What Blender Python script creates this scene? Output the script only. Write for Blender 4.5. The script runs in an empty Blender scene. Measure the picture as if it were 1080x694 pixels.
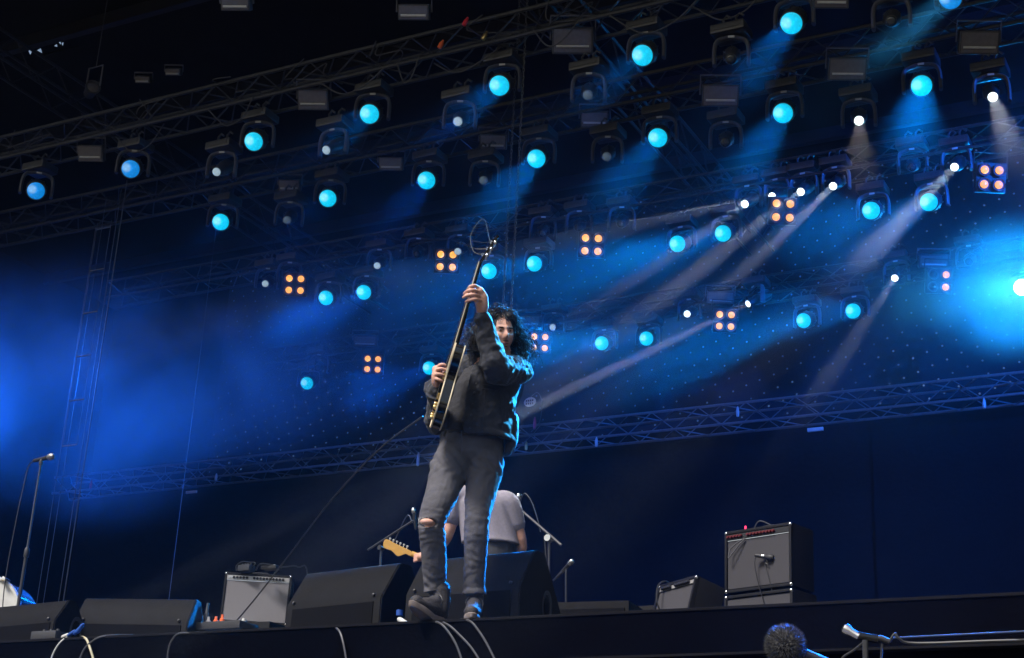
import bpy, bmesh, math, random
from mathutils import Vector, Matrix, noise
random.seed(7)
C = bpy.context.scene
COL = C.collection
# ------------------------------------------------------------------ camera
F, CX, CY, EYE = 1646.0, 540.0, 347.0, 0.6
_Z = Vector((225, 4327, -F)).normalized()
_X = Vector((3240, 458, F)); _X = (_X - _Z*_X.dot(_Z)).normalized()
_Y = _Z.cross(_X)
ROT = Matrix((_X, _Y, _Z))                       # camera -> world
cam_d = bpy.data.cameras.new('camera'); cam = bpy.data.objects.new('camera', cam_d); COL.objects.link(cam)
cam.matrix_world = Matrix.Translation((0, 0, EYE)) @ ROT.to_4x4()
cam_d.sensor_width = 36; cam_d.lens = F/1080*36; cam_d.clip_end = 500; cam_d.clip_start = .05
C.camera = cam
# ------------------------------------------------------------------ sky, sun, exposure
W = bpy.data.worlds.new('World'); C.world = W; W.use_nodes = True
nt = W.node_tree; nt.nodes.clear()
wo = nt.nodes.new('ShaderNodeOutputWorld'); bg = nt.nodes.new('ShaderNodeBackground'); sk = nt.nodes.new('ShaderNodeTexSky')
sk.sky_type = 'NISHITA'; sk.sun_disc = False; sk.sun_elevation = math.radians(52); sk.sun_rotation = math.radians(197)
sk.air_density = 1.6; sk.dust_density = 4.0
bg.inputs['Strength'].default_value = 0.11
nt.links.new(sk.outputs[0], bg.inputs[0]); nt.links.new(bg.outputs[0], wo.inputs[0])
sd = bpy.data.lights.new('sun', 'SUN'); so = bpy.data.objects.new('sun', sd); COL.objects.link(so)
sd.energy = 4.8; sd.angle = math.radians(16); sd.color = (1, .96, .93)
# sun behind the photographer, a little to the left, shining onto the stage
so.rotation_euler = Vector((0.30, 1.0, -1.35)).to_track_quat('-Z', 'Y').to_euler()
C.view_settings.view_transform = 'Standard'; C.view_settings.look = 'None'
C.view_settings.exposure = 0.15; C.view_settings.gamma = 1; C.view_settings.use_curve_mapping = False
C.render.engine = 'CYCLES'
cy = C.cycles
cy.use_denoising = True; cy.max_bounces = 5; cy.diffuse_bounces = 2; cy.glossy_bounces = 2
cy.volume_bounces = 0; cy.transparent_max_bounces = 12; cy.sample_clamp_indirect = 3; cy.sample_clamp_direct = 30
cy.volume_step_rate = 2.0; cy.volume_max_steps = 64; cy.caustics_reflective = False; cy.caustics_refractive = False
cy.use_light_tree = True

# ------------------------------------------------------------------ pixel rays -> points in the place
def ray(px, py):
    return ROT @ Vector((px-CX, CY-py, -F)).normalized()
def aty(px, py, y):
    r = ray(px, py); return r*(y/r.y) + Vector((0, 0, EYE))
def atz(px, py, z):
    r = ray(px, py); return r*((z-EYE)/r.z) + Vector((0, 0, EYE))

# ------------------------------------------------------------------ materials
MATS = {}
def mat(name, col, rough=.6, metal=0, var=.25, vs=12, bump=0, bs=60, spec=.4, emit=None, es=0, sheen=0):
    if name in MATS: return MATS[name]
    m = bpy.data.materials.new(name); m.use_nodes = True; MATS[name] = m
    n = m.node_tree; b = n.nodes['Principled BSDF']
    b.inputs['Roughness'].default_value = rough; b.inputs['Metallic'].default_value = metal
    b.inputs['Specular IOR Level'].default_value = spec
    tc = n.nodes.new('ShaderNodeTexCoord')
    ns = n.nodes.new('ShaderNodeTexNoise'); ns.inputs['Scale'].default_value = vs; ns.inputs['Detail'].default_value = 6
    n.links.new(tc.outputs['Object'], ns.inputs['Vector'])
    rp = n.nodes.new('ShaderNodeMix'); rp.data_type = 'RGBA'
    rp.inputs['A'].default_value = (*[max(0, c*(1-var)) for c in col], 1)
    rp.inputs['B'].default_value = (*[min(1, c*(1+var)) for c in col], 1)
    n.links.new(ns.outputs['Fac'], rp.inputs['Factor']); n.links.new(rp.outputs['Result'], b.inputs['Base Color'])
    if bump:
        n2 = n.nodes.new('ShaderNodeTexNoise'); n2.inputs['Scale'].default_value = bs; n2.inputs['Detail'].default_value = 4
        n.links.new(tc.outputs['Object'], n2.inputs['Vector'])
        bp = n.nodes.new('ShaderNodeBump'); bp.inputs['Strength'].default_value = bump; bp.inputs['Distance'].default_value = .01
        n.links.new(n2.outputs['Fac'], bp.inputs['Height']); n.links.new(bp.outputs['Normal'], b.inputs['Normal'])
    if emit:
        b.inputs['Emission Color'].default_value = (*emit, 1); b.inputs['Emission Strength'].default_value = es
    if sheen: b.inputs['Sheen Weight'].default_value = sheen
    return m
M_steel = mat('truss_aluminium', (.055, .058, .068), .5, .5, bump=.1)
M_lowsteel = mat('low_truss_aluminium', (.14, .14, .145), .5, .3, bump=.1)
M_black = mat('black_paint', (.022, .022, .025), .5, bump=.15)
M_case = mat('fixture_plastic', (.028, .028, .033), .42, spec=.6, bump=.1)
M_yoke = mat('yoke_plastic', (.085, .085, .10), .45, spec=.4, bump=.1)
M_drape = mat('black_drape', (.006, .006, .006), .95, spec=.1, bump=.4, bs=14, vs=3)
M_skirt = mat('stage_skirt_cloth', (.002, .002, .003), .95, spec=.0, bump=.3, bs=30, vs=3)
M_deck = mat('stage_deck_vinyl', (.03, .03, .033), .6, bump=.2)
M_ground = mat('pit_ground', (.09, .085, .08), .95, vs=2, bump=.5, bs=20)
M_roof = mat('roof_membrane', (.012, .012, .014), .9, spec=.1, vs=2)
M_rubber = mat('cable_rubber', (.02, .02, .022), .45, spec=.5)
M_cablegrey = mat('grey_cable_rubber', (.05, .05, .057), .5, spec=.5)
M_tolex = mat('black_tolex', (.007, .007, .009), .55, bump=.4, bs=350, spec=.2)
M_grille = mat('silver_grille_cloth', (.22, .21, .225), .85, var=.35, vs=260, bump=.3, bs=300)
M_grille2 = mat('grey_grille_cloth', (.048, .046, .052), .85, var=.35, vs=260, bump=.3, bs=300)
M_wedge = mat('wedge_textured_paint', (.0085, .0085, .0095), .6, bump=.35, bs=260, spec=.08, var=.4)
M_wgrille = mat('wedge_grille_foam', (.006, .006, .007), .85, var=.5, vs=300, bump=.3, bs=300, spec=.05)
M_chrome = mat('chrome', (.7, .7, .72), .2, 1)
M_gold = mat('gold_hardware', (.75, .52, .2), .3, 1)
M_white = mat('white_plastic', (.5, .5, .48), .5)
M_cream = mat('cream_binding', (.62, .52, .36), .4)
M_gloss = mat('black_lacquer', (.008, .008, .009), .12, spec=.7, var=0)
M_maple = mat('amber_maple', (.58, .33, .08), .35, var=.15, vs=30)
M_orange = mat('orange_plastic', (.8, .14, .04), .5)
M_red = mat('red_plastic', (.65, .03, .05), .5)
M_pink = mat('pink_cloth', (.7, .12, .22), .7)
M_blue = mat('blue_plastic', (.01, .06, .28), .6)
M_reflector = mat('pale_reflector', (.13, .12, .12), .4, .3, var=.3, vs=25)
M_chain = mat('hoist_chain_steel', (.11, .112, .12), .4, .9)
M_skin = mat('skin', (.60, .33, .25), .5, var=.22, vs=25, bump=.25, bs=120)
M_hair = mat('black_hair', (.009, .007, .007), .5, spec=.35, var=.3, vs=90)
M_jacket = mat('dark_denim_jacket', (.023, .025, .034), .72, var=.55, vs=22, bump=.3, bs=300, spec=.35, sheen=.15)
M_shirt = mat('charcoal_shirt', (.030, .030, .036), .85, var=.3, vs=18, bump=.4, bs=200)
M_jeans = mat('washed_black_jeans', (.088, .086, .098), .85, var=.6, vs=5, bump=.35, bs=320, spec=.25)
M_tee = mat('grey_marl_tshirt', (.26, .24, .285), .9, var=.2, vs=60, bump=.15, bs=200)
M_boot = mat('dark_suede_boot', (.035, .032, .036), .7, var=.4, vs=30, bump=.5, bs=150)
M_sole = mat('worn_rubber_sole', (.17, .14, .13), .8, var=.3, vs=30)

def lens_mat(name, col, s):
    m = bpy.data.materials.new(name); m.use_nodes = True; n = m.node_tree; b = n.nodes['Principled BSDF']
    b.inputs['Base Color'].default_value = (.05, .05, .06, 1); b.inputs['Roughness'].default_value = .2
    tc = n.nodes.new('ShaderNodeTexCoord'); vo = n.nodes.new('ShaderNodeTexVoronoi'); vo.inputs['Scale'].default_value = 26
    n.links.new(tc.outputs['Object'], vo.inputs['Vector'])
    cr = n.nodes.new('ShaderNodeMapRange'); cr.inputs['From Min'].default_value = 0; cr.inputs['From Max'].default_value = .6
    cr.inputs['To Min'].default_value = 1.12*s; cr.inputs['To Max'].default_value = .86*s
    n.links.new(vo.outputs['Distance'], cr.inputs['Value'])
    gd = n.nodes.new('ShaderNodeVectorMath'); gd.operation = 'DISTANCE'; gd.inputs[1].default_value = (-.05, .015, .03); n.links.new(tc.outputs['Object'], gd.inputs[0])
    g2 = n.nodes.new('ShaderNodeMapRange'); g2.inputs['From Min'].default_value = 0; g2.inputs['From Max'].default_value = .13; g2.inputs['To Min'].default_value = 1.3; g2.inputs['To Max'].default_value = .9
    n.links.new(gd.outputs['Value'], g2.inputs['Value']); mm_ = n.nodes.new('ShaderNodeMath'); mm_.operation = 'MULTIPLY'
    n.links.new(cr.outputs[0], mm_.inputs[0]); n.links.new(g2.outputs[0], mm_.inputs[1]); n.links.new(mm_.outputs[0], b.inputs['Emission Strength'])
    hs_ = n.nodes.new('ShaderNodeMapRange'); hs_.interpolation_type = 'SMOOTHSTEP'; hs_.inputs['From Min'].default_value = .035; hs_.inputs['From Max'].default_value = .075; hs_.inputs['To Min'].default_value = .28; hs_.inputs['To Max'].default_value = 0
    mx = n.nodes.new('ShaderNodeMix'); mx.data_type = 'RGBA'; mx.inputs['A'].default_value = (*col, 1); mx.inputs['B'].default_value = (.7, 1., 1., 1) if col[2] > .5 else (1., .8, .4, 1)
    n.links.new(gd.outputs['Value'], hs_.inputs['Value']); n.links.new(hs_.outputs[0], mx.inputs['Factor']); n.links.new(mx.outputs['Result'], b.inputs['Emission Color'])
    return m
L_CYAN = lens_mat('cyan_lens', (.0, .62, .93), .98)
L_BLUE = lens_mat('blue_lens', (.0, .28, .85), .8)
L_WHITE = lens_mat('white_lens', (.85, .95, 1.), 2.6)
L_DIM = lens_mat('dim_lens', (.25, .4, .6), .12)
L_PALE = lens_mat('pale_lens', (.55, .75, .9), .45)
L_AMBER = lens_mat('amber_lamp', (1., .40, .06), 1.5)
L_OFF = mat('unlit_lens_glass', (.02, .025, .03), .08, spec=.8)
L_GLARE = lens_mat('glaring_lens', (.25, .85, 1.), 60)

# ------------------------------------------------------------------ mesh helpers
def build(name, bm, m, parent=None, smooth=True, loc=None):
    bmesh.ops.recalc_face_normals(bm, faces=bm.faces)
    me = bpy.data.meshes.new(name); bm.to_mesh(me); bm.free()
    if m: me.materials.append(m)
    if smooth:
        me.polygons.foreach_set('use_smooth', [True]*len(me.polygons))
        try: me.set_sharp_from_angle(angle=math.radians(38))
        except Exception: pass
    o = bpy.data.objects.new(name, me); COL.objects.link(o)
    if parent: o.parent = parent
    if loc is not None: o.location = loc
    return o
def tag(o, label, cat, group=None):
    o['label'] = label; o['category'] = cat
    if group: o['group'] = group
    return o
def thing(name, label, cat, loc=(0, 0, 0), rz=0, group=None):
    o = bpy.data.objects.new(name, None); COL.objects.link(o); o.empty_display_size = .1
    o.location = loc; o.rotation_euler = (0, 0, rz); return tag(o, label, cat, group)
def struct(o, k='structure'): o['kind'] = k; return o
def copytree(o, parent=None):
    c = o.copy(); COL.objects.link(c)
    if parent: c.parent = parent
    for ch in list(o.children): copytree(ch, c)
    return c
def B(): return bmesh.new()
def box(bm, x0, x1, y0, y1, z0, z1, bev=0, mtx=None):
    t = bmesh.new()
    vs = [t.verts.new((x, y, z)) for x in (x0, x1) for y in (y0, y1) for z in (z0, z1)]
    for f in ((0,1,3,2),(4,6,7,5),(0,4,5,1),(2,3,7,6),(0,2,6,4),(1,5,7,3)): t.faces.new([vs[i] for i in f])
    if bev: bmesh.ops.bevel(t, geom=list(t.edges), offset=bev, segments=2, affect='EDGES', profile=.7)
    if mtx is not None: bmesh.ops.transform(t, matrix=mtx, verts=t.verts)
    merge(bm, t); return bm
def merge(bm, t):
    me = bpy.data.meshes.new('tmp'); t.to_mesh(me); t.free(); bm.from_mesh(me); bpy.data.meshes.remove(me)
def catmull(P, k=6):
    P = [Vector(p) for p in P]
    if len(P) < 3: return P
    out = []
    for i in range(len(P)-1):
        a, b, c, d = P[max(i-1, 0)], P[i], P[i+1], P[min(i+2, len(P)-1)]
        for j in range(k):
            t = j/k
            out.append(.5*((2*b) + (c-a)*t + (2*a-5*b+4*c-d)*t*t + (3*b-a-3*c+d)*t**3))
    out.append(P[-1]); return out
def tube(bm, pts, r, seg=6, closed=False, side=None, ry=None, cap=True):
    """swept tube; r and ry may be lists (elliptical section: r along the side vector)"""
    pts = [Vector(p) for p in pts]; n = len(pts)
    R = r if isinstance(r, (list, tuple)) else [r]*n
    RY = R if ry is None else (ry if isinstance(ry, (list, tuple)) else [ry]*n)
    rings = []; up = side
    for i, p in enumerate(pts):
        a = pts[i-1] if (i > 0 or closed) else p
        b = pts[(i+1) % n] if (i < n-1 or closed) else p
        d = (b-a)
        d = d.normalized() if d.length > 1e-9 else Vector((0, 0, 1))
        if up is None: up = d.orthogonal().normalized()
        s = up - d*up.dot(d)
        s = s.normalized() if s.length > 1e-6 else d.orthogonal().normalized()
        if side is None: up = s
        t = d.cross(s)
        rings.append([bm.verts.new(p + s*math.cos(2*math.pi*k/seg)*R[i] + t*math.sin(2*math.pi*k/seg)*RY[i]) for k in range(seg)])
    for i in range(n if closed else n-1):
        A, Bq = rings[i], rings[(i+1) % n]
        for k in range(seg): bm.faces.new((A[k], A[(k+1) % seg], Bq[(k+1) % seg], Bq[k]))
    if cap and not closed:
        bm.faces.new(rings[0][::-1]); bm.faces.new(rings[-1])
    return bm
def lathe(bm, prof, seg=24, mtx=None):
    """prof: (radius, z) pairs round +Z"""
    t = bmesh.new(); rings = []
    for r, z in prof:
        if r < 1e-6: rings.append([t.verts.new((0, 0, z))])
        else: rings.append([t.verts.new((r*math.cos(2*math.pi*k/seg), r*math.sin(2*math.pi*k/seg), z)) for k in range(seg)])
    for a, b in zip(rings, rings[1:]):
        for k in range(seg):
            q = [a[k % len(a)], a[(k+1) % len(a)], b[(k+1) % len(b)], b[k % len(b)]]
            q2 = []
            for v in q:
                if v not in q2: q2.append(v)
            if len(q2) > 2:
                try: t.faces.new(q2)
                except ValueError: pass
    if len(rings[0]) > 1: t.faces.new(rings[0][::-1])
    if len(rings[-1]) > 1: t.faces.new(rings[-1])
    if mtx is not None: bmesh.ops.transform(t, matrix=mtx, verts=t.verts)
    merge(bm, t); return bm
def prism(bm, poly, h0, h1, mtx=None, bev=0):
    """poly in XY extruded along Z"""
    t = bmesh.new()
    a = [t.verts.new((x, y, h0)) for x, y in poly]; b = [t.verts.new((x, y, h1)) for x, y in poly]
    t.faces.new(a[::-1]); t.faces.new(b); n = len(poly)
    for i in range(n): t.faces.new((a[i], a[(i+1) % n], b[(i+1) % n], b[i]))
    if bev: bmesh.ops.bevel(t, geom=list(t.edges), offset=bev, segments=2, affect='EDGES')
    if mtx is not None: bmesh.ops.transform(t, matrix=mtx, verts=t.verts)
    merge(bm, t); return bm
def frame_mtx(o, x, z):
    """matrix with origin o, local z along z, local x near x"""
    z = Vector(z).normalized(); x = Vector(x); x = (x - z*x.dot(z)).normalized(); y = z.cross(x)
    m = Matrix((x, y, z)).transposed().to_4x4(); m.translation = Vector(o); return m

FLOOR = 2.06; EDGE = 7.04
# ================================================================== SETTING
bm = B(); box(bm, -60, 40, -12, 55, -.3, 0); struct(build('ground', bm, M_ground, smooth=False))
stage = thing('stage_platform', 'long black raised stage with a cloth skirt along its front edge', 'stage', (0, 0, 0))
bm = B(); box(bm, -34, 12, EDGE+.03, 30, FLOOR-.12, FLOOR); build('deck', bm, M_deck, stage, smooth=False)
bm = B()   # gently hanging skirt
nx = 420; top = []
for i in range(nx+1):
    x = -34 + 46*i/nx
    w = .012*math.sin(x*9) + .008*math.sin(x*23+1)
    top.append((bm.verts.new((x, EDGE, FLOOR-.004)), bm.verts.new((x, EDGE-.004+w*.3, FLOOR-.25)), bm.verts.new((x, EDGE-.02+w, .01))))
for a, b in zip(top, top[1:]):
    for k in (0, 1): bm.faces.new((a[k], b[k], b[k+1], a[k+1]))
build('skirt', bm, M_skirt, stage)
bm = B(); box(bm, -34, 12, EDGE-.008, EDGE+.028, FLOOR-.012, FLOOR+.003, .003); build('edge_trim', bm, mat('edge_trim_metal', (.008, .008, .010), .9, 0, spec=.05), stage)

# backdrops, wings, roof
def pleated(x0, x1, y, z0, z1, amp, step, wl):
    bm = B(); n = int((x1-x0)/step); rows = []
    for i in range(n+1):
        x = x0+(x1-x0)*i/n
        w = amp*(math.sin(x*wl)+.5*math.sin(x*wl*2.3+1)+.6*noise.noise((x*.8, 0, 0)))
        rows.append([bm.verts.new((x, y+w*(.6+.4*k/3), z0+(z1-z0)*k/3)) for k in range(4)])
    for a, b in zip(rows, rows[1:]):
        for k in range(3): bm.faces.new((a[k], b[k], b[k+1], a[k+1]))
    return bm
dr = build('backdrop_drape', pleated(-23.4, -6.43, 24.05, FLOOR, 8.75, .02, .12, 2.1), M_drape)
tag(dr, 'left half of the plain black drape hanging below the rear truss', 'drape', 'black drapes closing the rear of the stage')
dr = build('backdrop_drape', pleated(-6.41, 9, 24.0, FLOOR, 8.75, .02, .12, 2.3), M_drape)
tag(dr, 'right half of the plain black drape below the rear truss, behind the red-panel amplifier', 'drape', 'black drapes closing the rear of the stage')
ms = mat('star_cloth', (.02, .022, .03), .9, spec=.1, vs=2, var=.3)
n = ms.node_tree; b = n.nodes['Principled BSDF']
tc = n.nodes.new('ShaderNodeTexCoord'); mp = n.nodes.new('ShaderNodeMapping'); mp.inputs['Rotation'].default_value = (0, math.radians(18), 0); mp.inputs['Scale'].default_value = (3.9, 0.001, 3.9)
vo = n.nodes.new('ShaderNodeTexVoronoi'); vo.inputs['Scale'].default_value = 1; vo.inputs['Randomness'].default_value = .06
lt = n.nodes.new('ShaderNodeMath'); lt.operation = 'LESS_THAN'; lt.inputs[1].default_value = .072
nz = n.nodes.new('ShaderNodeTexNoise'); nz.inputs['Scale'].default_value = 2.2
mu = n.nodes.new('ShaderNodeMath'); mu.operation = 'MULTIPLY'; mu2 = n.nodes.new('ShaderNodeMath'); mu2.operation = 'MULTIPLY'; mu2.inputs[1].default_value = .38
n.links.new(tc.outputs['Object'], mp.inputs[0]); n.links.new(mp.outputs[0], vo.inputs['Vector']); n.links.new(tc.outputs['Object'], nz.inputs['Vector'])
n.links.new(vo.outputs['Distance'], lt.inputs[0]); n.links.new(lt.outputs[0], mu.inputs[0]); n.links.new(nz.outputs['Fac'], mu.inputs[1])
n.links.new(mu.outputs[0], mu2.inputs[0]); n.links.new(mu2.outputs[0], b.inputs['Emission Strength']); b.inputs['Emission Color'].default_value = (.28, .5, .9, 1)  # weak glow painted into the points, for unlit eyelets catching light
sc_ = build('star_cloth', pleated(-20.5, 10, 24.6, 8.4, 17.5, .05, .1, 1.4), ms)
tag(sc_, 'dark curtain studded with a regular grid of tiny pale points, above the rear truss', 'curtain')
for nm, x, y0, y1, lab in (('side_drape', -24.5, 8.5, 26, 'plain black drape closing the left wing of the stage, behind the thin cables'),
                      ('side_drape', 8.5, 8.5, 26, 'plain black drape closing the right wing of the stage')):
    bm = pleated(y0, y1, 0, FLOOR, 15.5, .05, .15, 2.0); bmesh.ops.rotate(bm, verts=bm.verts, matrix=Matrix.Rotation(math.radians(90), 3, 'Z'))
    bmesh.ops.translate(bm, verts=bm.verts, vec=(x, 0, 0)); tag(build(nm, bm, M_drape), lab, 'drape', 'black drapes closing the wings')
bm = B(); box(bm, -40, 14, 25.4, 25.5, FLOOR, 17); tag(build('sky_blocker', bm, M_drape, smooth=False), 'black screen added behind the curtain with the grid of points to shut out the sky', 'screen')  # added sheet blocking the sky past the curtain's left end
bm = B(); box(bm, -44.2, -44, 5, 26, FLOOR, 17); tag(build('wing_screen', bm, M_drape, smooth=False), 'black screen closing the far left wing', 'screen')
# roof with a small torn opening in the far left corner
ROOFZ = 13.5
roof = thing('stage_roof', 'dark stage roof membrane over the whole rig with small gaps of daylight at the left', 'roof')
g0 = atz(18, 62, ROOFZ); g1 = atz(72, 40, ROOFZ)
gx0, gx1, gy0, gy1 = min(g0.x, g1.x), max(g0.x, g1.x), min(g0.y, g1.y)-.1, max(g0.y, g1.y)+.1
bm = B()
for a in ((-45, gx0, 5.5, 30), (gx1, 14, 5.5, 30), (gx0, gx1, 5.5, gy0), (gx0, gx1, gy1, 30)): box(bm, a[0], a[1], a[2], a[3], ROOFZ, ROOFZ+.06)
build('roof_sheet', bm, M_roof, roof, smooth=False)
bm = B(); ed = []
def loop(pts):
    v = [bm.verts.new((p[0], p[1], ROOFZ+.03)) for p in pts]
    for i in range(len(v)): ed.append(bm.edges.new((v[i], v[(i+1) % len(v)])))
loop([(gx0-.01, gy0-.01), (gx1+.01, gy0-.01), (gx1+.01, gy1+.01), (gx0-.01, gy1+.01)])
for tri in (((28.5, 50), (35.5, 50), (32, 58)), ((39, 53), (43, 51), (44.5, 56)), ((31, 48), (33, 46), (33.5, 49)), ((57, 48.5), (60, 46.5), (60.5, 49.5)),
            ((61.5, 44), (64, 43), (64, 47)), ((64.8, 45.5), (67, 44.5), (66.3, 48.5)), ((24, 52), (26, 52.5), (25, 54)), ((40, 58), (42, 57), (41.5, 59.5))):
    loop([atz(x, y, ROOFZ+.03) for x, y in tri])
bmesh.ops.triangle_fill(bm, use_beauty=True, edges=ed)
build('torn_panel', bm, M_roof, roof, smooth=False)
for k in range(9):
    y = 7.5+k*2.6
    bm = B(); box(bm, -44, 13, y, y+.12, ROOFZ-.22, ROOFZ-.002); build('rafter', bm, M_black, roof, smooth=False)
bm = B(); box(bm, -45, 14, 5.2, 5.5, ROOFZ-.4, ROOFZ+.4); build('fascia', bm, M_black, roof, smooth=False)

# ------------------------------------------------------------------ trusses
def truss(name, x0, x1, y0, y1, z0, z1, r, step, label, group, m=M_steel, rd=None):
    t = thing(name, label, 'truss', (x0, (y0+y1)/2, z0), group=group); o = Vector((x0, (y0+y1)/2, z0)); rd = rd or r*.5
    L = x1-x0
    for y in (y0, y1):
        for z in (z0, z1):
            bm = B(); tube(bm, [Vector((x0, y, z))-o, Vector((x1, y, z))-o], r, 8); build('chord', bm, m, t)
    N = int(L/step)
    for face in range(4):
        a, b = [((y0, z0), (y0, z1)), ((y1, z0), (y1, z1)), ((y0, z0), (y1, z0)), ((y0, z1), (y1, z1))][face]
        pts = []
        for i in range(N+1):
            q = a if i % 2 else b
            pts.append(Vector((x0+L*i/N, q[0], q[1]))-o)
        bm = B(); tube(bm, pts, rd, 5); build('lacing', bm, m, t)
    return t
TR = [(13.35, 13.75, 9.94, 10.27), (15.4, 15.8, 10.05, 10.4), (18.4, 18.8, 10.2, 10.5), (21.7, 22.1, 10.0, 10.3)]
G_T = 'overhead lighting trusses'
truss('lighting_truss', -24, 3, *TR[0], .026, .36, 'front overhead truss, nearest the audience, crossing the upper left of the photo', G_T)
truss('lighting_truss', -22, 4, *TR[1], .026, .36, 'second overhead truss from the front, carrying the middle row of large cyan lamps', G_T, M_black)
truss('lighting_truss', -18, 4, *TR[2], .022, .4, 'third overhead truss from the front, carrying the upper row of orange four-lamp blinders', G_T, M_black)
truss('lighting_truss', -17, 4, *TR[3], .022, .4, 'rearmost overhead truss, carrying the lower row of orange four-lamp blinders', G_T, M_black)
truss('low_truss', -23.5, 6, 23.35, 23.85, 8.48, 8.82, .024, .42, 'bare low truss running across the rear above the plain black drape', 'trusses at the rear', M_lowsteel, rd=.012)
# longitudinal roof beams in the shade
for x, lab in ((-7.9, 'fore-and-aft truss crossing the rig left of the centre chains'), (-15.5, 'fore-and-aft truss high in the dark upper left corner'), (-1.2, 'fore-and-aft truss in the dark upper right corner')):
    t = thing('roof_truss', lab, 'truss', (x, 8, 11.3), group='fore-and-aft roof trusses')
    for dx in (-.2, .2):
        for dz in (0, .4):
            bm = B(); tube(bm, [(dx, 0, dz), (dx, 15, dz)], .024, 6); build('chord', bm, M_black, t)
    for dx in (-.2, .2):
        bm = B(); tube(bm, [(dx, .4*i, .4*(i % 2)) for i in range(38)], .012, 5); build('lacing', bm, M_black, t)

# ------------------------------------------------------------------ moving-head lamps
def arch_yoke(w, h, d, th):
    """inverted U of rectangular section, opening down; origin at its top middle"""
    bm = B(); pts = []; W2 = w/2
    prof = [(-W2, -h), (-W2, -h*.45), (-W2*.86, -h*.16), (-W2*.5, -.02), (0, 0), (W2*.5, -.02), (W2*.86, -h*.16), (W2, -h*.45), (W2, -h)]
    path = catmull([(x, 0, z) for x, z in prof], 3)
    tube(bm, path, d/2, 10, side=Vector((0, 1, 0)), ry=th/2)
    return bm
HEADS = {}
def head_master(kind):
    """built around the lens centre; the lens looks along local -Y before aiming.  returns meshes"""
    if kind in HEADS: return HEADS[kind]
    R = .119 if kind == 'wash' else .054
    L = .30 if kind == 'wash' else .44
    # head body: a barrel whose mouth is at the origin and whose back is at -Z (lens looks +Z)
    bm = B()
    if kind == 'wash':
        lathe(bm, [(R*1.04, .012), (R*1.07, -.01), (R*1.09, -.08), (R*1.12, -.16), (R*1.0, -.24), (R*.7, -.30), (R*.2, -.31)], 28)
        for k in range(10):
            a = 2*math.pi*k/10; box(bm, -.006, .006, R*1.0, R*1.17, -.22, -.09, 0, Matrix.Rotation(a, 4, 'Z'))
    else:
        lathe(bm, [(R*1.06, .02), (R*1.15, 0), (R*1.2, -.10), (R*1.5, -.16), (R*1.75, -.30), (R*1.6, -.42), (R*.9, -.46), (R*.2, -.465)], 24)
        for k in range(6):
            a = 2*math.pi*k/6; box(bm, -.006, .006, R*1.3, R*1.85, -.40, -.2, 0, Matrix.Rotation(a, 4, 'Z'))
    body = bpy.data.meshes.new('head_'+kind); bmesh.ops.recalc_face_normals(bm, faces=bm.faces); bm.to_mesh(body); bm.free(); body.materials.append(M_case)
    bm = B(); r = R*.97
    lathe(bm, [(r*1.02, .016), (r*.98, .024), (r*.8, .034), (r*.5, .042), (r*.2, .046), (0, .047)], 28)
    lens = bpy.data.meshes.new('lens_'+kind); bmesh.ops.recalc_face_normals(bm, faces=bm.faces); bm.to_mesh(lens); bm.free()
    bm = B(); lathe(bm, [(R*.99, .004), (R*1.07, .004), (R*1.08, .02), (R*1.02, .022)], 28)
    ring = bpy.data.meshes.new('bezel_'+kind); bm.to_mesh(ring); bm.free(); ring.materials.append(M_case)
    bm = arch_yoke(.40 if kind == 'wash' else .36, .34, .09, .045)
    bmesh.ops.recalc_face_normals(bm, faces=bm.faces); yoke = bpy.data.meshes.new('yoke_'+kind); bm.to_mesh(yoke); bm.free(); yoke.materials.append(M_yoke)
    bm = B(); box(bm, -.19, .19, -.15, .15, 0, .11, .025); box(bm, -.15, .15, -.156, -.149, .03, .08)
    base = bpy.data.meshes.new('base_'+kind); bm.to_mesh(base); bm.free(); base.materials.append(M_case)
    bm = B(); tube(bm, [(-.07, -.05, .11), (-.07, -.05, .2), (-.03, -.05, .24), (.02, -.05, .2)], .014, 6)
    tube(bm, [(.07, -.05, .11), (.07, -.05, .2), (.11, -.05, .24), (.16, -.05, .2)], .014, 6)
    hook = bpy.data.meshes.new('clamp_'+kind); bm.to_mesh(hook); bm.free(); hook.materials.append(M_steel)
    bm = B(); box(bm, -.035, .035, -.008, 0, -.012, .012, .003)
    badge = bpy.data.meshes.new('badge_'+kind); bm.to_mesh(badge); bm.free(); badge.materials.append(M_white)
    for me in (body, lens, yoke, ring):
        me.polygons.foreach_set('use_smooth', [True]*len(me.polygons))
        try: me.set_sharp_from_angle(angle=math.radians(38))
        except Exception: pass
    HEADS[kind] = dict(body=body, lens=lens, yoke=yoke, base=base, hook=hook, badge=badge, ring=ring, R=R)
    return HEADS[kind]
LMESH = {}
def mo(name, me, parent, mtx=None):
    o = bpy.data.objects.new(name, me); COL.objects.link(o); o.parent = parent
    if mtx is not None: o.matrix_local = mtx
    return o
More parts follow.
